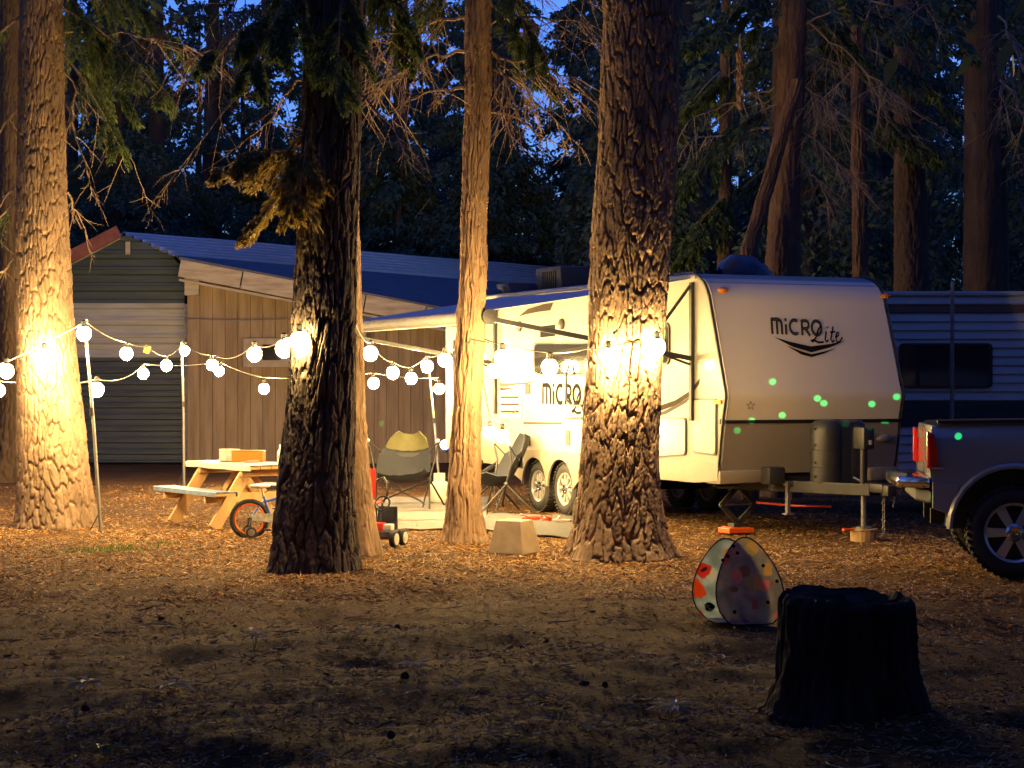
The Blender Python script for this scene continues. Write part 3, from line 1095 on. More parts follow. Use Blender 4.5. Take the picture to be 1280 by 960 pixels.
# the withered clump hanging from the reddish conifer
bough(red, Lr(925, 45, -1.0), Lr(925, 118, -1.0), 480, 'leaf_dry', 1105, 0.074, .02, .20, hang=.5, label='withered golden clump hanging from the branch')


# ================================================================== shed: metal gable and brown planked lean-to
shed = thing('metal_shed', 'old shed with metal siding gable and brown plank lean-to under a corrugated roof', 'shed', (-5.6, 42.0, 0))
SO = Vector((-5.6, 42.0, 0))


def S(x, y, Y):
    return P(x, y, Y) - SO


# gable siding: horizontal metal panels, one by one
YG = 42.0
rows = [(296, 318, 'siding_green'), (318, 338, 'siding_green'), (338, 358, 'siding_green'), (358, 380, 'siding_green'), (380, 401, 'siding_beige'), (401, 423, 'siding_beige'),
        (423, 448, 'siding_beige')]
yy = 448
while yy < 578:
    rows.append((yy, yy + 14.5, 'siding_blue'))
    yy += 14.5
MB().prism([S(-70, 400, YG + .2), S(147, 300, YG + .2), S(232, 330, YG + .2), S(232, 579, YG + .2), S(-70, 579, YG + .2)], (0, .12, 0)).build('gable_backing', MATS['dark_gap'], shed)
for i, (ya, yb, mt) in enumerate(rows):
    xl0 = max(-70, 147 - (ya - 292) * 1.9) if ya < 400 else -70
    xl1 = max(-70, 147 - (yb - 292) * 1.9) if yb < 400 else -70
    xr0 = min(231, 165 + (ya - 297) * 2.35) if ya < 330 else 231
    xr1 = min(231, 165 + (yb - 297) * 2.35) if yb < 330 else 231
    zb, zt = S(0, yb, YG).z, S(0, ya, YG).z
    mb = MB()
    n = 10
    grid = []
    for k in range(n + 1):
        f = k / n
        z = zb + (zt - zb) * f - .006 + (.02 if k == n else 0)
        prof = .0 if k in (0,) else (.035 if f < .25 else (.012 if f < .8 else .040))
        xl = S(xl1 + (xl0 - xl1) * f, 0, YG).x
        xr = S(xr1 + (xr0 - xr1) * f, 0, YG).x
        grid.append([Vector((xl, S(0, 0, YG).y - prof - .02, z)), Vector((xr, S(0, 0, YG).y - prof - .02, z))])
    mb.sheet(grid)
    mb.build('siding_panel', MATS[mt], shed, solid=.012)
MB().beam(S(233, 380, YG - .06), S(233, 578, YG - .06), .07, .07, (0, 1, 0)).build('corner_post', MATS['fascia_wood'], shed)
MB().beam(S(160, 302, YG - .1), S(160, 318, YG - .1), .10, .06, (0, 1, 0)).build('king_post', MATS['fascia_wood'], shed)
# left slope with its red rake board
MB().beam(S(149, 289, 41.5), S(-60, 399, 41.5), .10, .26, (0, 0, 1)).build('rake_board', MATS['red_fascia'], shed)
MB().beam(S(149, 295, 41.6), S(-60, 406, 41.6), .08, .14, (0, 0, 1)).build('rake_batten', MATS['fascia_wood'], shed)
# corrugated right slope, sheets side by side
U0, U1 = S(147, 291, 43.0), S(705, 336, 56.0)
L0, L1 = S(222, 322, 41.2), S(705, 359, 54.0)
nsh = 7
for q in range(nsh):
    f0, f1 = q / nsh, (q + 1) / nsh + .004
    grid = []
    nrm = (U1 - U0).cross(L0 - U0).normalized()
    if nrm.z < 0:
        nrm = -nrm
    svals = []
    for i in range(7):
        for e, h in ((0, 0), (.52, 0), (.60, .075), (.90, .075), (.98, 0)):
            svals.append(((i + e) / 7, h))
    for sv, h in svals:
        grid.append([(U0.lerp(U1, f)).lerp(L0.lerp(L1, f), sv) + nrm * (h + .006 * (q % 2)) for f in (f0, f1)])
    MB().sheet(grid).build('roof_sheet', MATS['roof_metal'], shed, solid=.008)
MB().prism([U0 - Vector((0, 0, .05)), S(-60, 398, 42.2), S(-60, 398, 42.2) + Vector((10, 13, 0)), U1 - Vector((0, 0, .05))], (0, 0, .03)).build('roof_slope', MATS['roof_felt'], shed)
# lean-to roof and its fascia
F0, F1 = S(224, 325, 40.6), S(606, 398, 41.8)
Lb0, Lb1 = S(222, 323, 41.4), S(640, 357, 52.0)
MB().prism([F0, F1, Lb1, Lb0], (0, 0, .07)).build('lean_to_roof', MATS['roof_felt'], shed)
for q in range(5):
    a, b = F0.lerp(F1, q / 5 + .002), F0.lerp(F1, (q + 1) / 5 - .002)
    off = Vector((0, -.05, -.17))
    MB().beam(a + off, b + off, .06, .36 + .02 * (q % 2)).build('fascia_board', MATS['fascia_wood'], shed, bevel=.006)
MB().box(S(240, 357, 40.75), (.30, .12, .42)).build('end_block', MATS['fascia_wood'], shed, bevel=.01)
MB().beam(F0 + Vector((0, -.03, -.42)), F1 + Vector((0, -.03, -.42)), .06, .05).build('trim_strip', MATS['fascia_wood'], shed)
# brown planks
WX0, WX1 = S(234, 0, 41.0).x, S(604, 0, 42.2).x
npl = 24
MB().prism([Vector((WX0, -.85, 0)), Vector((WX1, .35, 0)), Vector((WX1, .35, F1.z - .2)), Vector((WX0, -.85, F0.z - .2))], (.02, .12, 0)).build('wall_backing', MATS['dark_gap'], shed)
wp = random.Random(5)
for q in range(npl):
    fa, fb = (q + .012) / npl, (q + .988) / npl
    a = Vector((WX0 + (WX1 - WX0) * fa, -1.0 + 1.2 * fa, 0))
    b = Vector((WX0 + (WX1 - WX0) * fb, -1.0 + 1.2 * fb, 0))
    ta, tb = F0.z + (F1.z - F0.z) * fa - .3, F0.z + (F1.z - F0.z) * fb - .3
    j = wp.uniform(-.012, .012)
    MB().prism([a + Vector((0, j, 0.02)), b + Vector((0, j, 0.02)), Vector((b.x, b.y + j, tb)), Vector((a.x, a.y + j, ta))], (0, .035, 0)).build('plank', MATS['plank_brown'], shed, bevel=.006, seg=1)
# cable and window
MB().tube([S(232, 399, 40.7), S(300, 400.5, 40.8), S(420, 398, 41.2), S(560, 398, 41.6)], .012, 5).build('cable', MATS['wire_white'], shed)
win = MB()
wx0, wx1, wz0, wz1 = S(305, 0, 40.95).x, S(372, 0, 40.95).x, S(0, 459, 40.95).z, S(0, 423, 40.95).z
yw = 40.95 - 42.0
for (xa, xb, za, zb) in ((wx0, wx1, wz1 - .13, wz1), (wx0, wx1, wz0, wz0 + .15), (wx0, wx0 + .40, wz0 + .15, wz1 - .13), (wx1 - .35, wx1, wz0 + .15, wz1 - .13)):
    win.box(((xa + xb) / 2, yw - .05, (za + zb) / 2), (xb - xa, .07, zb - za))
wobj = win.build('window', MATS['window_wood'], shed, bevel=.006)
MB().box(((wx0 + wx1) / 2, yw - .02, (wz0 + wz1) / 2), (wx1 - wx0 - .1, .02, wz1 - wz0 - .1)).build('pane', MATS['glass_dark'], wobj)
# small lean-to bracket box beside the chair side
MB().box(S(448, 418, 41.2), (.35, .05, .30)).build('wall_box', MATS['window_wood'], shed, bevel=.01)

# ================================================================== white travel trailer
TP = Vector((2.44, 21.8, 0))
TA = math.atan2(.415, .91)
tr = thing('travel_trailer', 'white travel trailer with tan lower front, awning out and lettering on its nose', 'travel trailer', TP, TA)
TW = 2.44
cA, sA = math.cos(TA), math.sin(TA)


def side(x, y):
    k = (x - CX) / F
    t = (TP.x - TP.y * k) / (sA + cA * k)
    Yd = TP.y + cA * t
    return t, CH - (y - CY) / F * Yd


def nose_t(z):
    return float(np.interp(z, [.6, .72, 1.30, 1.62, 2.78, 2.93, 3.02, 3.05], [.26, .20, .10, .02, .40, .50, .66, .86]))


def front(x, y):
    t0 = .15
    for _ in range(4):
        o = Vector((TP.x - sA * t0, TP.y + cA * t0))
        k = (x - CX) / F
        u = (k * o.y - o.x) / (cA - k * sA)
        Yd = o.y + sA * u
        z = CH - (y - CY) / F * Yd
        t0 = nose_t(z)
    return u, z


def rounded(poly, r, n=5):
    out = []
    m = len(poly)
    for i in range(m):
        p, a, b = Vector(poly[i]), Vector(poly[i - 1]), Vector(poly[(i + 1) % m])
        rr = min(r, (a - p).length * .45, (b - p).length * .45)
        p0, p1 = p + (a - p).normalized() * rr, p + (b - p).normalized() * rr
        for k in range(n + 1):
            f = k / n
            out.append((1 - f) ** 2 * p0 + 2 * f * (1 - f) * p + f * f * p1)
    return out


LEN = 7.8
prof = [(.20, .72), (.10, 1.30), (.02, 1.62), (.40, 2.78), (.50, 2.93), (.66, 3.02), (.86, 3.05), (7.45, 3.05), (7.68, 2.99), (7.78, 2.84), (7.80, .72)]
bm_ = MB()
bm_.prism([(0.0, t, z) for t, z in prof], (TW, 0, 0))
bm_.build('body', MATS['trailer_white'], tr, bevel=.07, smooth=True, seg=4)
# front cap sheet laid over the nose: upper cream, lower tan
def nose_sheet(z0, z1, off, u0, u1, n=26, round_top=0.0):
    g = []
    for i in range(n + 1):
        z = z0 + (z1 - z0) * i / n
        ins = 0.0
        if round_top and z > z1 - round_top:
            q = (z - (z1 - round_top)) / round_top
            ins = round_top * (1 - math.sqrt(max(0, 1 - q * q))) * .8
        g.append([Vector((u0 + ins + (u1 - u0 - 2 * ins) * k / 10, nose_t(z) - off, z)) for k in range(11)])
    return g


MB().sheet(nose_sheet(1.33, 3.04, .012, .03, TW - .03)).build('front_cap', MATS['trailer_front'], tr, smooth=True, solid=.008)
MB().sheet(nose_sheet(.72, 1.31, .014, .03, TW - .03, 8)).build('lower_front', MATS['trailer_tan'], tr, smooth=True, solid=.008)
MB().sheet(nose_sheet(1.302, 1.338, .024, .02, TW - .02, 3)).build('front_stripe', MATS['black_trim'], tr, solid=.012)
for u in (-.006, TW + .006):
    pts = [(u, nose_t(z) - .010, z) for z in np.linspace(.72, 3.0, 40)] + [(u, t, 3.055) for t in (.74, .95, 1.2)]
    MB().tube(pts, .016, 6).build('edge_trim', MATS['black_trim'], tr, smooth=True)
# skirts
sk = []
for t in np.linspace(.16, 3.55, 4):
    sk.append((t, .60 if t > .5 else .66))
WT = (4.28, 5.10)
for w in WT:
    for a in np.linspace(180, 0, 13):
        tt, zz = w - .42 * math.cos(R(180 - a)) * -1, .30 + .42 * math.sin(R(a))
        sk.append((w + .40 * math.cos(R(a)), .32 + .40 * math.sin(R(a)) * 1.0))
sk2 = [(.16, .64), (.7, .60), (3.5, .60), (3.72, .48)]
for w in WT:
    for a in np.linspace(180, 0, 13):
        sk2.append((w + .385 * math.cos(R(a)), .36 + .385 * math.sin(R(a))))
    sk2.append((w + .41, .40))
sk2 += [(5.75, .48), (5.95, .60), (7.78, .60), (7.78, .84), (.16, .84)]
MB().prism([(-.028, t, z) for t, z in sk2], (.026, 0, 0)).build('skirt', MATS['skirt_tan'], tr)
MB().prism([(TW + .004, t, z) for t, z in [(.16, .64), (.7, .60), (7.78, .60), (7.78, .84), (.16, .84)]], (.026, 0, 0)).build('skirt', MATS['skirt_tan'], tr)
# front skirt corners
for u0, u1 in ((-.02, .72), (TW - .40, TW + .02)):
    MB().prism([(u0, .12, .60), (u1, .12, .62), (u1, .12, .76), (u0, .12, .76)], (0, .34, 0)).build('front_skirt', MATS['skirt_tan'], tr, bevel=.03, smooth=True)
MB().box((TW / 2, 3.9, .66), (TW - .3, 7.3, .10)).build('chassis', MATS['steel_dark'], tr)


# wheels
def wheel_mesh(r, w, rim_r, spokes, sw=.05):
    ty = MB()
    ty.lathe((0, 0, 0), (1, 0, 0), [(-w / 2 + .02, rim_r), (-w / 2, rim_r + .03), (-w / 2, r - .06), (-w / 2 + .025, r - .015), (-w / 2 + .05, r), (0, r + .004), (w / 2 - .05, r), (w / 2 - .025, r - .015),
                                    (w / 2, r - .06), (w / 2, rim_r + .03), (w / 2 - .02, rim_r)], 48, closed=True)
    nlug = 40
    for k in range(nlug):
        a = 2 * math.pi * k / nlug
        for sx in (-1, 1):
            rot = Matrix.Rotation(a + sx * .04, 3, 'X')
            ty.box(rot @ Vector((sx * w * .27, 0, r + .003)), (w * .40, r * .09, .018), rot)
    ri = MB()
    ri.lathe((0, 0, 0), (1, 0, 0), [(-w / 2 + .02, rim_r + .006), (-w / 2 + .008, rim_r), (-w / 2 + .02, rim_r - .022), (w / 2 - .04, rim_r - .03), (w / 2 - .02, rim_r)], 40, closed=True)
    sp = MB()
    for k in range(spokes):
        a = 2 * math.pi * (k + .5) / spokes
        rot = Matrix.Rotation(a, 3, 'X')
        vs = []
        for z, hw, x in ((.03, sw * .55, -w / 2 + .025), (rim_r - .01, sw * .75, -w / 2 + .035)):
            for sx, sy in ((0, -1), (0, 1), (.035, 1), (.035, -1)):
                vs.append(rot @ Vector((x + sx, sy * hw, z)))
        sp.add(vs, ((0, 1, 2, 3), (7, 6, 5, 4), (0, 4, 5, 1), (1, 5, 6, 2), (2, 6, 7, 3), (3, 7, 4, 0)))
    hb = MB()
    hb.lathe((-w / 2 + .008, 0, 0), (1, 0, 0), [(0, rim_r * .16), (-.006, rim_r * .22), (.012, rim_r * .30), (.06, rim_r * .30)], 20)
    for k in range(5):
        a = 2 * math.pi * k / 5
        hb.lathe((-w / 2 + .002, rim_r * .24 * math.cos(a), rim_r * .24 * math.sin(a)), (1, 0, 0), [(-.006, .008), (.02, .010)], 6)
    dr = MB()
    dr.lathe((-w / 2 + .09, 0, 0), (1, 0, 0), [(0, rim_r * .55), (.02, rim_r * .9), (.05, rim_r * .92)], 24)
    return [('tyre', ty.mesh('tyre', smooth=True), 'rubber'), ('rim', ri.mesh('rim', smooth=True), 'alloy'), ('spoke_wheel', sp.mesh('spoke_wheel', .006), 'alloy'),
            ('hub_cap', hb.mesh('hub_cap', smooth=True), 'chrome'), ('brake_drum', dr.mesh('brake_drum', smooth=True), 'steel_dark')]


def put_wheel(parent, ms, loc, rz=0.0):
    ty = link('wheel', ms[0][1], MATS['rubber'], parent)
    ty.location = loc
    ty.rotation_euler = (random.random() * .5, 0, rz)
    for nm, me, mt in ms[1:]:
        link(nm, me, MATS[mt], ty)
    return ty


WM = wheel_mesh(.345, .20, .215, 10, .028)
for w in WT:
    put_wheel(tr, WM, (.13, w, .345))
    put_wheel(tr, WM, (TW - .13, w, .345), math.pi)
MB().tube([(.2, WT[0], .345), (TW - .2, WT[0], .345)], .04, 8).build('axle', MATS['steel_dark'], tr)
MB().tube([(.2, WT[1], .345), (TW - .2, WT[1], .345)], .04, 8).build('axle', MATS['steel_dark'], tr)


# flat things on the side wall (u = 0, outwards is -u)
def side_poly(name, pxs, mat, th=.012, r=.0, parent=tr, off=.0):
    pl = [Vector((0, *side(*p))) for p in pxs]
    if r:
        pl = rounded(pl, r)
    return MB().prism([(-off, p.y, p.z) for p in pl], (-th, 0, 0)).build(name, MATS[mat], parent, smooth=False)


def side_window(x0, x1, y0, y1, r=.10):
    a, b, c, d = side(x0, y0), side(x1, y0), side(x1, y1), side(x0, y1)
    pl = rounded([Vector((0, *a)), Vector((0, *b)), Vector((0, *c)), Vector((0, *d))], r, 6)
    w = MB().prism([(0, p.y, p.z) for p in pl], (-.022, 0, 0)).build('window', MATS['black_trim'], tr)
    ce = sum(pl, Vector()) / len(pl)
    MB().prism([(-.0225, ce.y + (p.y - ce.y) * .95, ce.z + (p.z - ce.z) * .90) for p in pl], (-.004, 0, 0)).build('pane', MATS['glass_dark'], w)
    return w


def side_door(name, x0, x1, ya0, ya1, yb0, yb1, fr=.03, r=.06):
    """hatch with a black frame; corners (x0,ya0) (x1,yb0) (x1,yb1) (x0,ya1)"""
    pl = rounded([Vector((0, *side(*p))) for p in ((x0, ya0), (x1, yb0), (x1, yb1), (x0, ya1))], r, 5)
    d = MB().prism([(-.002, p.y, p.z) for p in pl], (-.014, 0, 0)).build(name, MATS['black_trim'], tr)
    ce = sum(pl, Vector()) / len(pl)
    w = max(p.y for p in pl) - min(p.y for p in pl)
    h = max(p.z for p in pl) - min(p.z for p in pl)
    MB().prism([(-.0165, ce.y + (p.y - ce.y) * (1 - 2 * fr / w), ce.z + (p.z - ce.z) * (1 - 2 * fr / h)) for p in pl], (-.006, 0, 0)).build('panel', MATS['trailer_white'], d)
    return d


side_window(668, 756, 428, 470)
side_window(792, 838, 403, 456)
side_door('hatch', 867, 897, 498, 566, 498, 570, .022)
hd = side_door('storage_door', 800, 859, 521, 574, 522, 569, .02)
side_poly('hatch_latch', [(899, 524), (902, 524), (902, 530), (899, 530)], 'black_trim', .02)
side_poly('marker_light', [(894, 500), (903, 500), (903, 505), (894, 505)], 'amber_lens', .025)
# fridge vent with louvres
fv = side_poly('fridge_vent', [(625, 490), (652, 491), (652, 522), (625, 523)], 'trailer_front', .015)
for k in range(3):
    y0 = 495 + k * 9
    side_poly('louvre', [(627.5, y0), (650, y0), (650, y0 + 3), (627.5, y0 + 3)], 'decal_brown', .006, parent=fv, off=.015)
side_poly('drip_rail', [(655, 527.5), (702, 528), (702, 530), (655, 530)], 'decal_brown', .012)
side_poly('outlet_plate', [(657, 480), (663, 480), (663, 493), (657, 493)], 'decal_grey', .012)
side_poly('furnace_vent', [(708, 538), (713, 538), (713, 557), (708, 557)], 'decal_grey', .012)
side_poly('water_inlet', [(657, 545), (663, 545), (663, 557), (657, 557)], 'black_trim', .02)
side_poly('badge_window', [(676, 408), (694, 406), (694, 420), (676, 422)], 'glass_dark', .010)
for x, y in ((650, 408), (703, 405)):
    t, z = side(x, y)
    MB().lathe((0, t, z), (-1, 0, 0), [(0, .075), (.03, .072), (.045, .05)], 18).build('speaker', MATS['black_plastic'], tr, smooth=True)
# swooshes
side_poly('decal_swoosh', [(800, 514), (822, 508), (845, 500), (862, 489), (875, 473), (874, 480), (864, 494), (846, 506), (822, 515), (800, 521)], 'decal_brown', .003, off=.001)
side_poly('decal_swoosh', [(800, 519), (830, 514), (856, 500), (866, 493), (858, 503), (832, 518), (800, 524)], 'decal_grey', .0025, off=.002)
side_poly('decal_swoosh', [(606, 474), (630, 479), (660, 477), (682, 474), (660, 480), (630, 484), (612, 481)], 'decal_grey', .003, off=.001)
side_poly('decal_swoosh', [(614, 482), (630, 485), (655, 483), (630, 488), (616, 487)], 'decal_brown', .003, off=.001)
side_poly('decal_swoosh', [(648, 396), (660, 386), (680, 380), (692, 378), (688, 388), (672, 390), (657, 393)], 'decal_brown', .003, off=.001)
side_poly('decal_swoosh', [(702, 523), (722, 521), (738, 521), (738, 525), (720, 525)], 'decal_grey', .003, off=.001)


# lettering from strokes: a ribbon along each stroke, mapped on to a surface
def stroke_poly(pts, w):
    L_, R_ = [], []
    for i, p in enumerate(pts):
        a, b = Vector(pts[max(i - 1, 0)]), Vector(pts[min(i + 1, len(pts) - 1)])
        d = (b - a).normalized()
        n = Vector((-d.y, d.x))
        L_.append(Vector(p) + n * w / 2)
        R_.append(Vector(p) - n * w / 2)
    return L_, R_


def arc(cx, cy, rx, ry, a0, a1, n=12):
    return [(cx + rx * math.cos(R(a0 + (a1 - a0) * i / n)), cy + ry * math.sin(R(a0 + (a1 - a0) * i / n))) for i in range(n + 1)]


MICRO = [  # (points, width); box 0..5.2 wide, 0..1 high, y up
    ([(.10, 0), (.10, .95)], .20), ([(.10, .90)] + arc(.55, .62, .45, .28, 115, 0) + [(1.0, 0)], .20), ([(.56, .86), (.56, 0)], .20),
    ([(1.38, 0), (1.38, .62)], .20), ([(1.38, .80), (1.38, .98)], .20),
    (arc(2.20, .48, .46, .42, 55, 305), .20),
    ([(2.86, 0), (2.86, .92)], .20), ([(2.86, .88), (3.20, .88)] + arc(3.20, .65, .28, .23, 90, -90) + [(2.92, .42)], .18), ([(3.15, .42), (3.55, 0)], .20),
    (arc(4.20, .48, .44, .42, 0, 360, 20), .20)]
LITE = [([(4.62, .62), (4.35, .40), (4.05, -.10), (3.75, -.36), (3.55, -.30), (3.80, -.24), (4.25, -.38), (4.75, -.34)], .13),
        ([(5.05, .30), (4.90, -.20), (5.02, -.32), (5.20, -.20)], .12), ([(5.14, .50), (5.18, .58)], .12),
        ([(5.72, .62), (5.42, -.16), (5.52, -.32), (5.75, -.20)], .12), ([(5.38, .26), (5.86, .30)], .10),
        ([(5.85, -.05), (6.15, .10), (6.18, .26), (6.02, .26), (5.88, .02), (5.95, -.28), (6.20, -.30), (6.50, 0)], .11)]


def lettering(name, strokes, mapf, mat, parent, thick):
    mb = MB()
    for pts, w in strokes:
        a, b = stroke_poly(pts, w)
        for i in range(len(a) - 1):
            q = [mapf(*a[i]), mapf(*a[i + 1]), mapf(*b[i + 1]), mapf(*b[i])]
            mb.add(q, ((0, 1, 2, 3),))
    return mb.build(name, MATS[mat], parent)


def map_front(off):
    def f(a, b):
        x = 963 + a * 13.6 + b * -1.5
        y = 417.5 - b * 21 + a * .62
        u, z = front(x, y)
        return Vector((u, nose_t(z) - off, z))
    return f


def map_front_px(x, y, off):
    u, z = front(x, y)
    return Vector((u, nose_t(z) - off, z))


lettering('lettering', MICRO, map_front(.0235), 'decal_black', tr, .002)
lettering('lettering', [(p, w * .35) for p, w in MICRO], map_front(.0245), 'decal_grey', tr, .002)
lettering('lettering', LITE, map_front(.0255), 'decal_black', tr, .002)
for pl in ([(966, 421), (985, 427), (1012, 433), (1036, 430), (1055, 426), (1035, 434.5), (1013, 440.5), (988, 433)], [(982, 432), (1000, 439), (1013, 443), (1030, 439), (1044, 435), (1028, 442), (1013, 446.5), (1000, 443)]):
    n = len(pl) // 2
    lo = [pl[0]] + list(reversed(pl[n + 1:]))
    hi = pl[:n + 1]
    mb = MB()
    mb.sheet([[map_front_px(*p, .0235) for p in (pl[0], pl[1], pl[2], pl[3], pl[4])], [map_front_px(*p, .0235) for p in (pl[0], pl[7], pl[6], pl[5], pl[4])]])
    mb.build('logo_chevron', MATS['decal_black'], tr)


def map_side(off):
    def f(a, b):
        x = 678 + a * 10.3
        y = 505 - b * 27 + a * .3
        t, z = side(x, y)
        return Vector((-off, t, z))
    return f


lettering('lettering', MICRO, map_side(.004), 'decal_brown', tr, .002)
lettering('lettering', [(p, w * .95) for p, w in MICRO], map_side(.006), 'decal_black', tr, .002)
lettering('lettering', LITE, map_side(.007), 'decal_black', tr, .002)
# faint five pointed badge low on the nose
st = []
for k in range(11):
    a = math.pi / 2 + k * math.pi / 5
    rr = 6.0 if k % 2 == 0 else 2.8
    st.append((937 + rr * math.cos(a), 507 - rr * math.sin(a)))
mb = MB()
for i in range(10):
    q = []
    for (x, y), s in ((st[i], 1), (st[i + 1], 1), (st[i + 1], .78), (st[i], .78)):
        q.append(map_front_px(937 + (x - 937) * s, 507 + (y - 507) * s, .0235))
    mb.add(q, ((0, 1, 2, 3),))
mb.build('star_badge', MATS['decal_grey'], tr)
for x, y in ((902, 363), (1105, 370)):
    p = map_front_px(x, y, .03)
    MB().ball(p, .075, 12, 8, (1.0, .5, .45)).build('marker_light', MATS['amber_lens'], tr, smooth=True)
# front grab handle on the tan panel
p = map_front_px(1104, 548, .03)
MB().ball(p, .10, 12, 8, (1.2, .35, .5)).build('handle_cup', MATS['trailer_tan'], tr, smooth=True)
# grab rail by the door
MB().tube([Vector((-.05, *side(716, 455))), Vector((-.09, *side(715, 470))), Vector((-.09, *side(716, 500))), Vector((-.09, *side(722, 506))), Vector((-.03, *side(730, 507)))], .016, 6).build('grab_rail', MATS['black_trim'], tr, smooth=True)

# entry door standing open at the back
hx = Vector((-.01, 6.95, 0))
dirv = Vector((-.52, .85, 0)).normalized()
dn = Vector((dirv.y, -dirv.x, 0))
dmb = MB()
q0, q1 = hx, hx + dirv * .64
dmb.prism([q0 + Vector((0, 0, .80)), q1 + Vector((0, 0, .80)), q1 + Vector((0, 0, 2.60)), q0 + Vector((0, 0, 2.60))], dn * .045)
ent = dmb.build('entry_door', MATS['trailer_white'], tr, bevel=.01)
wq0, wq1 = hx + dirv * .14, hx + dirv * .50
MB().prism([wq0 + Vector((0, 0, 1.75)) - dn * .004, wq1 + Vector((0, 0, 1.75)) - dn * .004, wq1 + Vector((0, 0, 2.4)) - dn * .004, wq0 + Vector((0, 0, 2.4)) - dn * .004], -dn * .006).build('door_window', MATS['glass_dark'], ent)
MB().prism([(-.004, 6.28, .82), (-.004, 6.93, .82), (-.004, 6.93, 2.60), (-.004, 6.28, 2.60)], (-.004, 0, 0)).build('doorway', MATS['window_wood'], tr)
# step below the doorway
MB().box((-.22, 6.6, .40), (.40, .62, .04)).beam((-.02, 6.35, .62), (-.38, 6.35, .40), .03, .05).beam((-.02, 6.85, .62), (-.38, 6.85, .40), .03, .05).build('folding_step', MATS['steel_dark'], tr, bevel=.005)
# porch light
t, z = side(606, 448)
MB().box((-.03, t, z), (.06, .16, .10)).build('porch_light', MATS['porch_glow'], tr, bevel=.02)

# awning
A0, A1, EO = .78, 6.35, 2.62
RZ0, RZ1 = 2.99, 2.50
g = []
for i in range(15):
    f = i / 14
    u = -.02 - EO * f
    z = RZ0 + (RZ1 + .07 - RZ0) * f - .012 * math.sin(math.pi * f)
    g.append([Vector((u, A0 + (A1 - A0) * k / 18, z - .018 * math.sin(math.pi * k / 18) + .004 * math.sin(k * 2.3))) for k in range(19)])
aw = MB().sheet(g).build('awning', MATS['awning_cloth'], tr, smooth=True, solid=.005)
MB().tube([(-.02 - EO, A0 - .08, RZ1), (-.02 - EO, A1 + .08, RZ1)], .075, 14).build('roller', MATS['awning_tube'], aw, smooth=True)
for t in (A0 - .08, A1 + .08):
    MB().lathe((-.02 - EO, t - .02, RZ1), (0, 1, 0), [(0, .05), (.005, .088), (.035, .088), (.04, .05)], 16).build('roller_cap', MATS['black_plastic'], aw, smooth=True)
MB().beam((-.012, A0 - .1, RZ0 + .01), (-.012, 7.75, RZ0 + .01), .03, .04).build('awning_rail', MATS['trailer_white'], aw)
for t in (A0 - .04, A1 + .04):
    MB().beam((-.035, t, 1.32), (-.035, t, 2.94), .06, .045, (1, 0, 0)).build('arm_post', MATS['steel_dark'], aw, bevel=.006)
    MB().beam((-.05, t, 2.05), (-EO - .02, t, RZ1 - .02), .045, .055).build('awning_arm', MATS['steel_dark'], aw, bevel=.006)
    MB().beam((-.05, t + .01, 2.90), (-.62, t + .01, 2.20), .03, .03).build('arm_strut', MATS['steel_dark'], aw)
    MB().beam((-.62, t + .012, 2.16), (-.06, t + .012, 1.98), .03, .025).build('arm_strut', MATS['steel_dark'], aw)

# roof furniture
ac = MB().prism([(.85, 6.0, 3.05), (1.6, 6.0, 3.05), (1.6, 6.08, 3.46), (.85, 6.08, 3.46)], (0, .85, 0)).build('air_conditioner', MATS['black_plastic'], tr, bevel=.04, smooth=True)
for k in range(7):
    MB().box((.845, 6.22 + k * .07, 3.26), (.02, .02, .26)).build('grille_bar', MATS['steel_dark'], ac)
MB().prism([(.5, 7.0, 3.05), (1.0, 7.0, 3.05), (1.0, 7.15, 3.26), (.5, 7.15, 3.26)], (0, .45, 0)).build('roof_vent', MATS['black_plastic'], tr, bevel=.05, smooth=True)
MB().prism([(.12, 7.05, 3.05), (.42, 7.05, 3.05), (.42, 7.15, 3.16), (.12, 7.15, 3.16)], (0, .35, 0)).build('roof_vent', MATS['tarp_blue'], tr, bevel=.05, smooth=True)
# covered bundle on the roof
mb = MB()
gr = []
rb = random.Random(8)
for i in range(13):
    a = math.pi * i / 12
    row = []
    for k in range(12):
        f = k / 11
        e = math.sin(math.pi * min(max(f, .02), .98)) ** .35
        row.append(Vector((1.02 + .72 * f, 1.9 - .30 * math.cos(a) * e + rb.gauss(0, .012), 3.055 + .36 * math.sin(a) * e * (1 - .25 * f) + rb.gauss(0, .012))))
    gr.append(row)
mb.sheet(gr)
mb.build('roof_bundle', MATS['tarp_blue'], tr, smooth=True)

# hitch: A-frame, cover, jack, chain
cu = TW / 2
for u0 in (.42, TW - .42):
    MB().beam((u0, .9, .575), (cu + (u0 - cu) * .05, -1.12, .575), .07, .13).build('tongue_beam', MATS['steel_dark'], tr, bevel=.008)
MB().beam((.2, .62, .60), (TW - .2, .62, .60), .08, .10).build('cross_member', MATS['steel_dark'], tr)
MB().box((cu, -1.2, .60), (.14, .34, .10)).box((cu, -1.40, .58), (.12, .12, .12)).build('coupler', MATS['steel_dark'], tr, bevel=.02, smooth=True)
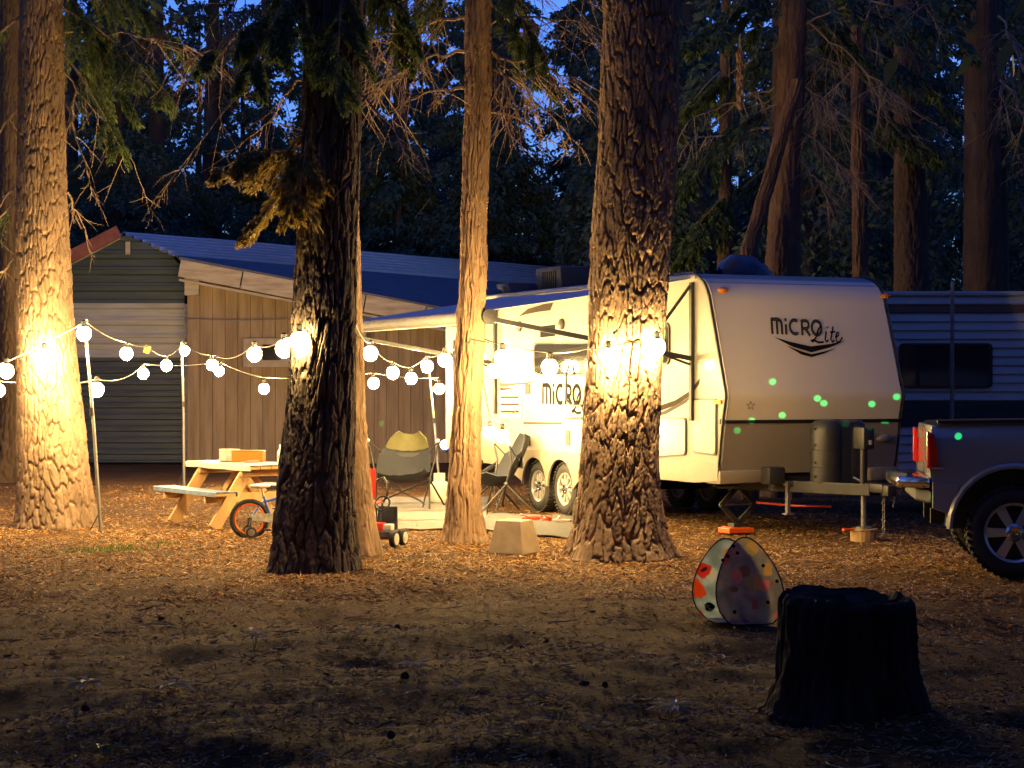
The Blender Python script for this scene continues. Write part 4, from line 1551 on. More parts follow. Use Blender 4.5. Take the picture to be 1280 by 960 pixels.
# tank cover: two rounded drums joined, with grooves
cov = MB()
for uu in (cu - .155, cu + .155):
    pr = []
    for z, r in ((.62, .185), (.80, .19), (.803, .184), (.812, .184), (.815, .19), (1.00, .19), (1.003, .184), (1.012, .184), (1.015, .19), (1.22, .188), (1.29, .175), (1.33, .14), (1.345, .06)):
        pr.append((z, r))
    cov.lathe((uu, -.42, 0), (0, 0, 1), pr, 32)
cov.box((cu, -.42, .965), (.31, .33, .69))
cv = cov.build('tank_cover', MATS['black_plastic'], tr, smooth=True)
for z in (.70, .86, 1.06, 1.24):
    MB().box((cu - .155 - .188, -.46, z), (.012, .04, .028)).build('cover_clip', MATS['black_trim'], cv)
MB().box((cu - .62, -.02, .70), (.22, .20, .20)).build('battery_box', MATS['black_plastic'], tr, bevel=.03, smooth=True)
# powered tongue jack
jk = MB().tube([(cu, -.92, .16), (cu, -.92, .62)], .030, 14).build('jack_leg', MATS['steel'], tr, smooth=True)
MB().tube([(cu, -.92, .60), (cu, -.92, 1.05)], .042, 14).build('jack_tube', MATS['black_trim'], jk, smooth=True)
MB().prism([(cu - .075, -1.03, 1.02), (cu + .075, -1.03, 1.02), (cu + .075, -1.03, 1.27), (cu - .075, -1.03, 1.27)], (0, .22, 0)).build('jack_head', MATS['black_plastic'], jk, bevel=.03, smooth=True)
MB().box((cu + .01, -1.034, 1.10), (.035, .012, .05)).build('jack_switch', MATS['fascia_wood'], jk)
MB().lathe((cu, -.92, .135), (0, 0, 1), [(0, .09), (.02, .09), (.03, .04)], 16).build('jack_foot', MATS['steel'], jk)
# scissor jack
sj = MB().box((.55, .74, .62), (.34, .20, .14)).build('jack_bracket', MATS['steel'], tr, bevel=.004)
c = Vector((.55, .66, 0))
for a, b in (((0, .56), (-.23, .33)), ((0, .56), (.23, .33)), ((-.23, .33), (0, .11)), ((.23, .33), (0, .11))):
    MB().beam(c + Vector((a[0], 0, a[1])), c + Vector((b[0], 0, b[1])), .06, .035, (0, 1, 0)).build('scissor_arm', MATS['steel_dark'], sj, bevel=.004)
MB().tube([c + Vector((-.26, 0, .33)), c + Vector((.95, 0, .35))], .012, 6).build('screw', MATS['steel'], sj)
MB().box(c + Vector((0, 0, .09)), (.20, .14, .04)).build('jack_plate', MATS['steel_dark'], sj, bevel=.004)
# chain with real links
ch = MB()
cx0 = Vector((cu + .10, -1.16, .58))
for k in range(12):
    z = .56 - k * .046
    pts = []
    for i in range(11):
        a = 2 * math.pi * i / 10
        if k % 2:
            pts.append(cx0 + Vector((.016 * math.cos(a), 0, z - .58 + .030 * math.sin(a))))
        else:
            pts.append(cx0 + Vector((0, .016 * math.cos(a), z - .58 + .030 * math.sin(a))))
    ch.tube(pts, .0065, 6, caps=False)
ch.build('safety_chain', MATS['steel'], tr, smooth=True)
ch = MB()
for k in range(6):
    a = k / 5
    ch.ball(cx0 + Vector((.11 + .02 * math.sin(a * 3), -.02, .02 - a * .2)), .02, 8, 6, (.6, .6, 1.3))
ch.build('safety_chain', MATS['steel'], tr, smooth=True)
MB().tube([(cu - .05, -.8, .70), (cu + .02, -1.0, .62), (cu + .1, -1.12, .60)], .012, 6).build('latch_rod', MATS['steel'], tr)
# hitch bracket hanging from the near tongue beam
hb = MB()
bp = Vector((cu - .47, -.10, .44))
hb.box(bp, (.045, .05, .36)).box(bp + Vector((0, -.01, -.18)), (.11, .09, .02)).box(bp + Vector((0, -.02, .17)), (.09, .09, .05)).box(bp + Vector((0, -.03, .02)), (.06, .03, .08))
hb.build('sway_bracket', MATS['steel'], tr, bevel=.005)
# cord along the ground shadow
MB().tube([(.7, .5, .36), (1.0, .2, .33), (1.35, -.1, .33)], .014, 6).build('breakaway_cord', MATS['shoe_red'], tr)


# blocks under the jacks
def world(u, t, z=0.0):
    return Vector((TP.x + cA * u - sA * t, TP.y + sA * u + cA * t, z))


q = world(cu, -.92)
mb = MB()
mb.lathe((0, 0, 0), (0, 0, 1), [(-.02, .145), (.04, .15), (.115, .148)], 18)
wb = thing('wood_block', 'round wood block under the tongue jack', 'wood block', q, .3)
mb.build('log', MATS['wood_block'], wb)
MB().lathe((0, 0, .115), (0, 0, 1), [(0, .16), (.018, .16)], 10).build('plate', MATS['wood_block'], wb)
MB().box((-.20, -.03, .126), (.14, .05, .03)).build('orange_tab', MATS['orange_plastic'], wb, bevel=.008)
q = world(.55, .66)
lb = thing('leveling_block', 'orange plastic leveling block under the scissor jack', 'leveling block', q, TA)
MB().box((-.03, 0, .03), (.34, .26, .06)).build('pad', MATS['orange_plastic'], lb, bevel=.01)
for sx in (-1, 1):
    MB().box((-.03 + sx * .08, 0, .0645), (.12, .22, .009)).build('stud_row', MATS['orange_plastic'], lb, bevel=.003)


# ================================================================== old trailer behind
OX, OY = 4.95, 25.9
old = thing('old_trailer', 'old lap sided trailer with brown stripe and dark wide window behind the pickup', 'trailer', (OX, OY, 0), R(-2))
LENO = 6.4
MB().box((LENO / 2, 1.2, 1.72), (LENO - .06, 2.3, 2.54)).build('body', MATS['old_siding'], old, bevel=.10, smooth=True)
z = .46
k = 0
while z < 2.92:
    h = .118
    mt = 'old_brown' if 2.70 < z + h / 2 < 2.83 else ('black_trim' if 1.22 < z + h / 2 < 1.47 else 'old_siding')
    mb = MB()
    mb.sheet([[Vector((x, y, zz)) for x in (0, LENO)] for y, zz in ((.060, z), (.018, z + .012), (.030, z + h * .55), (.048, z + h - .004))])
    mb.build('siding_strip', MATS[mt], old, solid=.008)
    z += h
    k += 1
rt = MB().prism([(-.03, 0, 2.94), (LENO + .03, 0, 2.94), (LENO + .03, 0, 3.0), (-.03, 0, 3.0)], (0, 2.4, 0)).build('roof', MATS['old_siding'], old, bevel=.02)
MB().beam((.02, .02, .46), (.02, .02, 2.95), .06, .06, (0, 1, 0)).build('corner_trim', MATS['steel'], old)
pl = rounded([Vector(p) for p in ((.27, 0, 1.70), (1.52, 0, 1.70), (1.52, 0, 2.30), (.27, 0, 2.30))], .07)
wf = MB().prism([p + Vector((0, .03, 0)) for p in pl], (0, -.04, 0)).build('window', MATS['steel_dark'], old)
ce = Vector((.895, 0, 2.0))
MB().prism([ce + (p - ce) * .93 + Vector((0, -.0115, 0)) for p in pl], (0, -.004, 0)).build('pane', MATS['glass_dark'], wf)
for xx in (2.9, 3.75):
    wv = put_wheel(old, WM, (xx, .13, .345), math.pi / 2)
MB().box((2.5, 1.2, .41), (4.6, 1.9, .1)).build('chassis', MATS['steel_dark'], old)

# slim pole in front of the old trailer
fp = thing('flag_pole', 'slim grey pole rising beside the pickup tail', 'pole', Vector((P(1190, 480, 24.6).x, 24.6, 0)))
MB().tube([(0, 0, 0), (0, 0, 1.4), (.005, 0, 3.03)], [.030, .028, .024], 10).build('shaft', MATS['pole_grey'], fp, smooth=True)
MB().ball((.005, 0, 3.04), .026).build('finial', MATS['pole_grey'], fp, smooth=True)

# ================================================================== pickup
wp_ = G(1268, 723)
TRA = R(-8)
hd_ = Vector((math.cos(TRA), math.sin(TRA), 0))
nd_ = Vector((-hd_.y, hd_.x, 0))                  # away from the viewer
# local x forward from the rear axle, y away, z up; near wheel face at y=0
pk = thing('pickup_truck', 'dark grey pickup truck with red tail light and bright alloy wheel', 'pickup truck', wp_, TRA)
TB = -.72                                          # tail end of the bed


def arch(cx, r, n=14, a0=180, a1=0, cz=.42):
    return [(cx + r * math.cos(R(a0 + (a1 - a0) * i / n)), cz + r * math.sin(R(a0 + (a1 - a0) * i / n))) for i in range(n + 1)]


for yy_, nm in ((.02, 'bed_side'), (1.90, 'bed_side')):
    pl = [(TB + .02, .62), (-.60, .60)] + arch(0, .56, cz=.44) + [(.62, .56), (1.30, .56), (1.30, 1.42), (.2, 1.41), (TB + .08, 1.39), (TB, 1.34), (TB - .02, 1.0)]
    mb = MB()
    # crowned side skin: three layers
    mb.prism([(x, yy_, z) for x, z in pl], (0, .07, 0))
    me = mb.mesh(nm)
    bmx = bmesh.new()
    bmx.from_mesh(me)
    for zc in (1.0, 1.08, 1.14, 1.19, 1.24, 1.29, 1.34):
        bmesh.ops.bisect_plane(bmx, geom=bmx.verts[:] + bmx.edges[:] + bmx.faces[:], plane_co=(0, 0, zc), plane_no=(0, 0, 1))
    sg = 1 if yy_ < 1 else -1
    for v in bmx.verts:
        v.co.y += sg * (max(0, v.co.z - 1.14) ** 2 * 1.5 + max(0, .95 - v.co.z) ** 2 * .35 + max(0, TB + .12 - v.co.x) * .35)
    bmx.to_mesh(me)
    bmx.free()
    me.polygons.foreach_set('use_smooth', np.ones(len(me.polygons), dtype=bool))
    me.set_sharp_from_angle(angle=R(40))
    bs = link(nm, me, MATS['truck_paint'], pk)
    if yy_ < 1:
        lip = MB()
        aout = arch(0, .60, cz=.44)
        ain = arch(0, .55, cz=.44)
        lip.sheet([[Vector((x, yy_ - .012 - d, z)) for x, z in ar] for ar, d in ((aout, 0), (arch(0, .575, cz=.44), .03), (ain, .028))])
        lip.build('fender_flare', MATS['truck_paint'], bs, smooth=True, solid=.01)
        MB().tube([(x, yy_ - .003, z) for x, z in ((TB - .01, .99), (-.62, .985))], .010, 6).build('moulding', MATS['chrome'], bs)
        MB().beam((TB + .05, yy_ + .09, 1.405), (1.30, yy_ + .09, 1.432), .06, .028).build('bed_rail', MATS['black_plastic'], bs, bevel=.006)
# inner wheel house
MB().prism([(x, .10, z) for x, z in arch(0, .58, cz=.44)], (0, .45, 0)).build('wheel_house', MATS['black_trim'], pk)
MB().box((.30, 1.0, .74), (2.0, 1.75, .06)).build('bed_floor', MATS['black_plastic'], pk)
MB().box((TB + .03, 1.0, 1.06), (.06, 1.66, .62)).build('tailgate', MATS['truck_paint'], pk, bevel=.02, smooth=True)
for yy_ in (.02, 1.83):
    tl = MB().prism([(TB - .030, yy_ + .0, .97), (TB + .055, yy_ - .006, .97), (TB + .045, yy_ - .006, 1.14), (TB + .020, yy_ + .02, 1.30), (TB - .040, yy_ + .03, 1.31)], (0, .15, 0)).build('tail_light', MATS['tail_red'], pk, bevel=.014, smooth=True)
    MB().box((TB - .034, yy_ + .09, 1.15), (.03, .12, .34)).build('rear_lens', MATS['tail_red'], tl, bevel=.01)
bmp = MB().prism([(TB - .02, .05, .80), (TB - .30, .22, .80), (TB - .34, .5, .80), (TB - .34, 1.5, .80), (TB - .30, 1.78, .80), (TB - .02, 1.95, .80)], (0, 0, .10)).build('rear_bumper', MATS['chrome'], pk, bevel=.025, smooth=True)
MB().prism([(TB - .01, .06, .66), (TB - .14, .3, .68), (TB - .14, 1.7, .68), (TB - .01, 1.94, .66)], (0, 0, .12)).build('bumper_valance', MATS['black_plastic'], bmp, bevel=.02)
MB().prism([(TB + .0, .025, .62), (TB + .18, .022, .56), (TB + .24, .022, .84), (TB + .0, .025, .86)], (0, .06, 0)).build('quarter_end', MATS['truck_paint'], pk, bevel=.01)
# cab, mostly past the frame
cab = [(1.34, .52), (3.35, .52)] + [(x, z) for x, z in arch(4.0, .54, cz=.44)] + [(4.72, .55), (4.95, .70), (4.95, 1.12), (4.75, 1.24), (3.55, 1.36), (2.85, 1.92), (2.4, 1.99), (1.65, 1.96), (1.40, 1.70), (1.34, 1.40)]
MB().prism([(x, .03, z) for x, z in cab], (0, 1.92, 0)).build('cab', MATS['truck_paint'], pk, bevel=.05, smooth=True, seg=3)
for pts in ([(1.55, 1.42), (2.25, 1.42), (2.25, 1.86), (1.72, 1.84)], [(2.35, 1.42), (3.20, 1.42), (2.80, 1.80), (2.35, 1.87)]):
    MB().prism([(x, .026, z) for x, z in pts], (0, -.006, 0)).build('side_window', MATS['glass_dark'], pk)
MB().box((2.9, -.07, 1.50), (.10, .18, .22)).build('mirror', MATS['black_plastic'], pk, bevel=.03)
for pts in ([(4.952, .15, .9), (4.952, .5, .9), (4.952, .5, 1.1), (4.952, .15, 1.1)], [(4.952, 1.5, .9), (4.952, 1.85, .9), (4.952, 1.85, 1.1), (4.952, 1.5, 1.1)]):
    MB().prism(pts, (.02, 0, 0)).build('headlight', MATS['glass_dark'], pk)
TWM = wheel_mesh(.41, .27, .268, 6, .062)
for xx in (0, 4.0):
    w = put_wheel(pk, TWM, (xx, .135 - .03, .41), math.pi / 2)
    w.rotation_euler = (0, 0, math.pi / 2)
    w = put_wheel(pk, TWM, (xx, 1.85, .41), -math.pi / 2)
MB().tube([(0, .2, .41), (0, 1.8, .41)], .06, 8).build('axle', MATS['steel_dark'], pk)
MB().beam((-.7, .55, .52), (4.5, .55, .52), .08, .14).beam((-.7, 1.4, .52), (4.5, 1.4, .52), .08, .14).build('frame_rail', MATS['black_trim'], pk)
MB().box((.52, .14, .36), (.015, .24, .34)).build('mud_flap', MATS['decal_grey'], pk)

# ================================================================== stump
g0 = Vector((1.79, 10.25, 0))
stp = thing('tree_stump', 'charred black tree stump with ragged hollow top', 'stump', g0)


def stump_mesh():
    nth, nz = 220, 90
    th = np.linspace(0, 2 * math.pi, nth, endpoint=False)
    topz = .615 + .022 * np.cos(th - 2.6) + .05 * (fbm(th / (2 * math.pi) * 9, th * 0 + 3.3, 5, 9, 3) - .5) + .035 * (fbm(th / (2 * math.pi) * 34, th * 0 + 1.3, 8, 34, 2) - .5)
    rows = []
    for i in range(nz + 1):
        f = i / nz
        z = -.25 + (topz + .25) * f
        r = .350 + .070 * np.exp(-np.maximum(z, 0) / .17) * (1 + .45 * np.cos(4 * th + 1.0) + .3 * np.cos(7 * th)) + .02 * (f < .3)
        w = (fbm(th / (2 * math.pi) * 12, z * 3, 9, 12, 3) - .5) * 1.4
        rid = np.abs(fbm(th / (2 * math.pi) * 26 + w * 1.0, z * 2.2, 12, 26, 3) - .5)
        r = r + .125 * (rid - .12) + .02 * (fbm(th / (2 * math.pi) * 60, z * 22, 15, 60, 2) - .5)
        if f > .96:
            r = r - (f - .96) * .6
        rows.append(np.stack([r * np.cos(th), r * np.sin(th), z], -1))
    # hollow top, broken downwards
    for q, (fr, dz) in enumerate(((.93, -.004), (.82, -.020), (.6, -.035), (.35, -.04), (.02, -.035))):
        r = .345 * fr * (1 + .12 * (fbm(th / (2 * math.pi) * 14, th * 0 + q, 33, 14, 2) - .5))
        rows.append(np.stack([r * np.cos(th), r * np.sin(th), topz + dz + .05 * (fbm(th / (2 * math.pi) * 16, th * 0 + q * 3.1, 41, 16, 2) - .5)], -1))
    V = np.concatenate(rows)
    m = len(rows)
    i = np.arange(m - 1)[:, None] * nth
    k = np.arange(nth)[None]
    Fc = np.stack([i + k, i + (k + 1) % nth, i + nth + (k + 1) % nth, i + nth + k], -1).reshape(-1, 4)
    return fastmesh('stump_wood', V, Fc, True)


link('stump_wood', stump_mesh(), MATS['charred'], stp)
MB().lathe((0, 0, .40), (0, 0, 1), [(0, .30), (.11, .28)], 24).build('rotten_core', MATS['rotten'], stp)

# ================================================================== pop-up toss game
g0 = G(925, 772)
g0.z = float(ground_height(np.array([g0.x]), np.array([g0.y]))[0]) + .015
game = thing('toss_game', 'pop up toss game of two egg shaped printed panels behind the stump', 'toy', g0, R(6))


def egg(w, h, n=30):
    out = []
    for i in range(n):
        a = 2 * math.pi * i / n
        y = .5 + .5 * math.sin(a)
        x = math.cos(a) * w / 2 * (1.24 - .60 * y)
        if y < .06:
            y = .06
        out.append((x, (y - .06) / .94 * h))
    return out


def panel(base, xdir, lean, w, h, mat, prints, hole_dots):
    xd = Vector(xdir).normalized()
    nrm = xd.cross(Vector((0, 0, 1))).normalized()           # towards the viewer for xd=+x
    if nrm.y > 0:
        nrm = -nrm
    upv = (Vector((0, 0, 1)) + (-nrm) * lean).normalized()
    b = Vector(base)

    def mp(x, y, off=0.0):
        fn = xd.cross(upv)
        if fn.y > 0:
            fn = -fn
        bulge = .02 * math.sin(math.pi * min(max(y / h, 0), 1))
        return b + xd * x + upv * y + fn * (off + bulge)
    mb = MB()
    eg = egg(w, h)
    cen = (0, h * .45)
    rings = []
    for s in (1, .75, .5, .25):
        rings.append([mp(cen[0] + (x - cen[0]) * s, cen[1] + (y - cen[1]) * s) for x, y in eg])
    n = len(eg)
    vs = [v for r in rings for v in r] + [mp(*cen)]
    fs = []
    for q in range(3):
        for i in range(n):
            fs.append((q * n + i, q * n + (i + 1) % n, (q + 1) * n + (i + 1) % n, (q + 1) * n + i))
    for i in range(n):
        fs.append((3 * n + i, 3 * n + (i + 1) % n, 4 * n))
    mb.add(vs, fs)
    po = mb.build('panel', MATS[mat], game, smooth=True, solid=.004)
    rim = [mp(x, y) for x, y in eg]
    MB().tube(rim + [rim[0]], .006, 6).build('wire_rim', MATS['black_trim'], po, smooth=True)
    for (x, y, rx, ry, rot, mt) in prints:
        pts = []
        for i in range(16):
            a = 2 * math.pi * i / 16
            u, v = rx * math.cos(a) * (1 + .15 * math.sin(3 * a + x * 40)), ry * math.sin(a) * (1 + .12 * math.cos(2 * a + y * 30))
            pts.append(mp(x + u * math.cos(rot) - v * math.sin(rot), y + u * math.sin(rot) + v * math.cos(rot), .004))
        MB().add(pts, (tuple(range(16)),)).build('print_patch', MATS[mt], po)
    for x, y in hole_dots:
        MB().add([mp(x + .0145 * math.cos(2 * math.pi * i / 14), y + .0145 * math.sin(2 * math.pi * i / 14), .0065) for i in range(14)], (tuple(range(14)),)).build('dot', MATS['decal_black'], po)
    return po


def pq(x, y):
    """photo pixel on the front panel to panel coordinates"""
    k = 14.35 / F
    return ((x - 934) * k, (774 - y) * k)


DOTS = [pq(x, y) for x, y in ((918, 675), (922, 684), (909, 688), (902, 693), (954, 701), (970, 721), (956, 747), (912, 758))]
panel((.055, -.16, .0), (1, .10, 0), .28, .54, .66, 'print_front', [], DOTS)
panel((-.05, .17, .0), (1, -.35, 0), -.22, .54, .64, 'print_back', [(-.14, .10, .04, .035, 0, 'decal_black'), (-.17, .40, .03, .015, .5, 'print_grey')], [])
MB().prism([(-.20, -.12, .012), (.22, -.12, .012), (.20, .14, .012), (-.22, .14, .012)], (0, 0, .006)).build('floor_sheet', MATS['tent_print_blue'], game)

# ================================================================== concrete block
g0 = G(643, 690)
blk = MB()
bw, tw, hh = .21, .145, .335
vs = [(-bw, -bw, -.01), (bw, -bw, -.01), (bw, bw, -.01), (-bw, bw, -.01), (-tw, -tw, hh), (tw, -tw, hh), (tw, tw, hh), (-tw, tw, hh)]
blk.add(vs, ((0, 3, 2, 1), (4, 5, 6, 7), (0, 1, 5, 4), (1, 2, 6, 5), (2, 3, 7, 6), (3, 0, 4, 7)))
pb = blk.build('pier_block', MATS['concrete'], None, bevel=.012, smooth=False)
pb.location = g0
pb.rotation_euler = (0, 0, R(-28))
tag(pb, 'tan concrete pier block with sloping sides between the pine and the slender cedar', 'concrete block')

# ================================================================== picnic table
tab = thing('picnic_table', 'wooden picnic table with oilcloth top beside the plank wall', 'picnic table', (-3.36, 24.1, 0), R(-56))
# local x along the table (towards the viewer), y across (to the right/back)
TZ = .77
for k in range(5):
    MB().box((0, -.30 + k * .15, TZ - .035), (1.80, .142, .04)).build('top_board', MATS['table_wood'], tab, bevel=.006)
gr = []
for (yv, zv) in ((-.375, TZ - .075), (-.385, TZ - .008), (-.36, TZ - .004), (0, TZ - .001), (.36, TZ - .004), (.385, TZ - .008), (.375, TZ - .075)):
    gr.append([Vector((x, yv, zv + .004 * math.sin(x * 9))) for x in np.linspace(-.93, .93, 14)])
MB().sheet(gr).build('oilcloth', MATS['oilcloth_white'], tab, smooth=True, solid=.006)
for s in (-1, 1):
    b = MB().box((0, s * .68, .425), (1.80, .26, .04)).build('bench_board', MATS['table_wood'], tab, bevel=.006)
    gr = []
    for (yv, zv) in ((-.145, .40), (-.145, .45), (-.13, .456), (.13, .456), (.145, .45), (.145, .40)):
        gr.append([Vector((x, s * .68 + yv, zv)) for x in np.linspace(-.92, .92, 12)])
    MB().sheet(gr).build('bench_cloth', MATS['oilcloth_blue'], b, smooth=True, solid=.005)
for x in (-.60, .60):
    for s in (-1, 1):
        MB().beam((x, s * .70, .0), (x, s * .24, .715), .045, .15, (0, 1, .5)).build('leg', MATS['table_wood'], tab, bevel=.006)
    MB().beam((x - .046, -.80, .365), (x - .046, .80, .365), .04, .11).build('bench_support', MATS['table_wood'], tab, bevel=.006)
    MB().beam((x + .046, -.36, .665), (x + .046, .36, .665), .04, .09).build('top_support', MATS['table_wood'], tab, bevel=.006)
    MB().beam((x * .95, 0, .40), (x * .25, 0, .69), .09, .04, (0, 1, 0)).build('brace', MATS['table_wood'], tab, bevel=.004)


def on_table(x, y, z=TZ):
    """a pixel at the height of the table top"""
    Yd = (CH - z) * F / (y - CY)
    return Vector(((x - CX) / F * Yd, Yd, z))


def tl(x, y, z=TZ + .004):
    """table-local to world"""
    a = R(-56)
    return Vector((-3.36 + math.cos(a) * x - math.sin(a) * y, 24.1 + math.sin(a) * x + math.cos(a) * y, z))


sb = thing('storage_box', 'orange plastic toolbox lying on the picnic table', 'box', tl(.02, .05), R(-4))
MB().box((0, 0, .065), (.40, .18, .13)).build('case', MATS['orange_plastic'], sb, bevel=.012)
MB().box((0, 0, .138), (.41, .19, .014)).build('lid', MATS['orange_plastic'], sb, bevel=.005)
MB().box((.12, -.093, .02), (.07, .01, .025)).build('latch', MATS['pink_cloth'], sb)
cb = thing('carton', 'small grey patterned carton beside the orange toolbox', 'box', tl(-.30, -.06), R(6))
MB().box((0, 0, .07), (.25, .17, .14)).build('carton_body', MATS['camo_box'], cb, bevel=.006)
MB().box((0, 0, .146), (.255, .175, .012)).build('carton_lid', MATS['oilcloth_white'], cb, bevel=.004)
bt = thing('spray_bottle', 'white plastic bottle standing on the picnic table', 'bottle', tl(.52, .24))
MB().lathe((0, 0, 0), (0, 0, 1), [(0, .036), (.01, .04), (.13, .04), (.155, .03), (.17, .016), (.19, .015)], 18).build('flask', MATS['bottle_white'], bt, smooth=True)
MB().lathe((0, 0, .19), (0, 0, 1), [(0, .018), (.03, .017), (.034, .01)], 14).build('cap', MATS['bottle_white'], bt, smooth=True)
MB().lathe((0, 0, .05), (0, 0, 1), [(0, .0408), (.06, .0408)], 18).build('paper_band', MATS['camo_box'], bt, smooth=True)
pc = thing('folded_cloth', 'pink folded cloth next to the orange toolbox', 'cloth', tl(.24, -.02), .4)
MB().box((0, 0, .008), (.16, .10, .016)).build('lower_fold', MATS['pink_cloth'], pc, bevel=.006)
MB().box((.01, .0, .022), (.13, .09, .012)).build('upper_fold', MATS['pink_cloth'], pc, bevel=.005)

# ================================================================== child's bicycle
g0 = G(312, 671)
bk = thing('bicycle', "child's blue bicycle with orange rims and training wheels behind the fir", 'bicycle', g0, R(14))
r = .205
for xx, hub in ((0, .205), (.66, .205)):
    ty = MB()
    pts = [Vector((xx + r * math.cos(2 * math.pi * k / 36), 0, r + r * math.sin(2 * math.pi * k / 36))) for k in range(37)]
    ty.tube(pts, .026, 8, caps=False)
    w = ty.build('wheel', MATS['rubber'], bk, smooth=True)
    rr = r - .034
    MB().tube([Vector((xx + rr * math.cos(2 * math.pi * k / 36), 0, r + rr * math.sin(2 * math.pi * k / 36))) for k in range(37)], .014, 6, caps=False).build('rim', MATS['orange_rim'], w, smooth=True)
    sp = MB()
    for k in range(18):
        a = 2 * math.pi * k / 18
        sp.tube([Vector((xx, .02 * (-1) ** k, r)), Vector((xx + rr * math.cos(a), 0, r + rr * math.sin(a)))], .0017, 3, caps=False)
    sp.build('spoke_set', MATS['steel'], w)
    MB().tube([(xx, -.05, r), (xx, .05, r)], .022, 10).build('hub', MATS['steel_dark'], w)
fr_ = MB()
fr_.tube([(.0, -.035, r), (.24, -.02, .21)], .010, 8).tube([(.0, -.035, r), (.17, 0, .43)], .010, 8).tube([(.16, 0, .46), (.25, 0, .20)], .016, 8).tube([(.25, 0, .21), (.53, 0, .46)], .018, 8).tube([(.18, 0, .40), (.53, 0, .50)], .016, 8)
fr_.tube([(.52, 0, .56), (.58, 0, .36)], .017, 8).tube([(.58, .045, .36), (.66, .045, r)], .010, 8).tube([(.58, -.045, .36), (.66, -.045, r)], .010, 8)
fr_.build('frame', MATS['blue_paint'], bk, smooth=True)
MB().prism([(.02, -.055, .19), (.25, -.055, .16), (.30, -.055, .22), (.24, -.055, .27), (.02, -.055, .25)], (0, .012, 0)).build('chain_guard', MATS['camo_box'], bk, bevel=.004)
MB().tube([(.16, 0, .45), (.14, 0, .56)], .011, 8).build('seat_post', MATS['steel'], bk)
MB().ball((.12, 0, .58), .11, 14, 8, (1.1, .62, .28)).build('saddle', MATS['bottle_white'], bk, smooth=True)
MB().tube([(.50, 0, .55), (.48, 0, .66), (.46, -.12, .72), (.40, -.24, .72)], .010, 8).tube([(.48, 0, .66), (.46, .12, .72), (.40, .24, .72)], .010, 8).build('handlebar', MATS['black_trim'], bk, smooth=True)
for s in (-1, 1):
    tw_ = MB().lathe((.0, s * .17, .062), (0, 1, 0), [(-.018, .03), (-.016, .062), (.016, .062), (.018, .03)], 18).build('training_wheel', MATS['steel_dark'], bk, smooth=True)
    MB().lathe((.0, s * .17 - s * .0, .062), (0, 1, 0), [(-.021, .02), (-.0195, .040), (.0195, .040), (.021, .02)], 14).build('wheel_disc', MATS['steel'], tw_, smooth=True)
    MB().tube([(.0, s * .05, r), (-.0, s * .12, .16), (0, s * .15, .065)], .009, 6).build('wheel_bracket', MATS['steel_dark'], tw_)
MB().tube([(.25, -.03, .20), (.19, -.08, .09)], .009, 6).tube([(.25, .03, .20), (.31, .08, .31)], .009, 6).build('crank', MATS['black_plastic'], bk)
for pz in ((.19, -.12, .085), (.31, .12, .315)):
    MB().box(pz, (.07, .07, .02)).build('pedal', MATS['black_plastic'], bk, bevel=.004)


# ================================================================== hammock camp chairs
def camp_chair(name, label, loc, rz, headmat, group):
    c = thing(name, label, 'camp chair', loc, rz, group)
    for s in (-1, 1):
        hub = Vector((s * .40, 0, .40))
        fm = MB()
        fm.tube([hub, (s * .52, -.40, 0)], .0135, 8).tube([hub, (s * .52, .38, 0)], .0135, 8).tube([hub, (s * .34, -.14, .0)], .011, 8)
        fm.build('leg', MATS['steel_dark'], c, smooth=True)
        MB().tube([hub, (s * .47, .06, .70), (s * .52, .02, .93)], .014, 8).build('upright', MATS['steel_dark'], c, smooth=True)
        MB().ball((s * .52, .02, .945), .028).build('joint_cap', MATS['oilcloth_white'], c, smooth=True)
        MB().ball(hub, .032).build('hub_joint', MATS['black_plastic'], c, smooth=True)
        MB().tube([(s * .52, .02, .93), (s * .38, .12, .80), (s * .34, .2, .72)], .010, 6).build('strap', MATS['navy_cloth'], c)
        MB().tube([hub, (-s * .30, s * .10, .10), (-s * .36, s * .12, .05)], .013, 8).build('cross_bar', MATS['steel_dark'], c, smooth=True)
    # sling: from headrest down over the seat to the front lip
    gr = []
    prof_ = [(.42, 1.02, .16), (.39, .92, .27), (.33, .78, .33), (.25, .62, .38), (.16, .46, .40), (.04, .36, .41), (-.12, .35, .41), (-.28, .40, .40), (-.36, .47, .40)]
    for i, (y, z, hw) in enumerate(prof_):
        row = []
        for k in range(13):
            f = -1 + 2 * k / 12
            bulge = .16 * (f * f) * (1 if 2 < i < 8 else .35)
            row.append(Vector((hw * f, y - .10 * f * f * (i < 5), z + bulge + .006 * math.sin(k * 2.1 + i))))
        gr.append(row)
    MB().sheet(gr[2:]).build('seat_sling', MATS['navy_cloth'], c, smooth=True, solid=.008)
    MB().sheet(gr[:3]).build('headrest', MATS[headmat], c, smooth=True, solid=.02)
    MB().sheet([[Vector((.24 * f, .30 - .02 * abs(f) - .012, zz)) for f in (-1, -.5, 0, .5, 1)] for zz in (.60, .68, .76)]).build('back_mesh', MATS['mesh_grey'], c, smooth=True, solid=.004)
    return c


g1 = G(503, 634)
camp_chair('camp_chair', 'swinging camp chair with olive headrest in front of the plank wall', g1, R(-14), 'olive_cloth', 'swinging camp chairs')
g2 = G(636, 640)
camp_chair('camp_chair', 'swinging camp chair with dark headrest beside the trailer wheels', g2 + Vector((-.12, 0, 0)), R(-78), 'navy_cloth', 'swinging camp chairs')

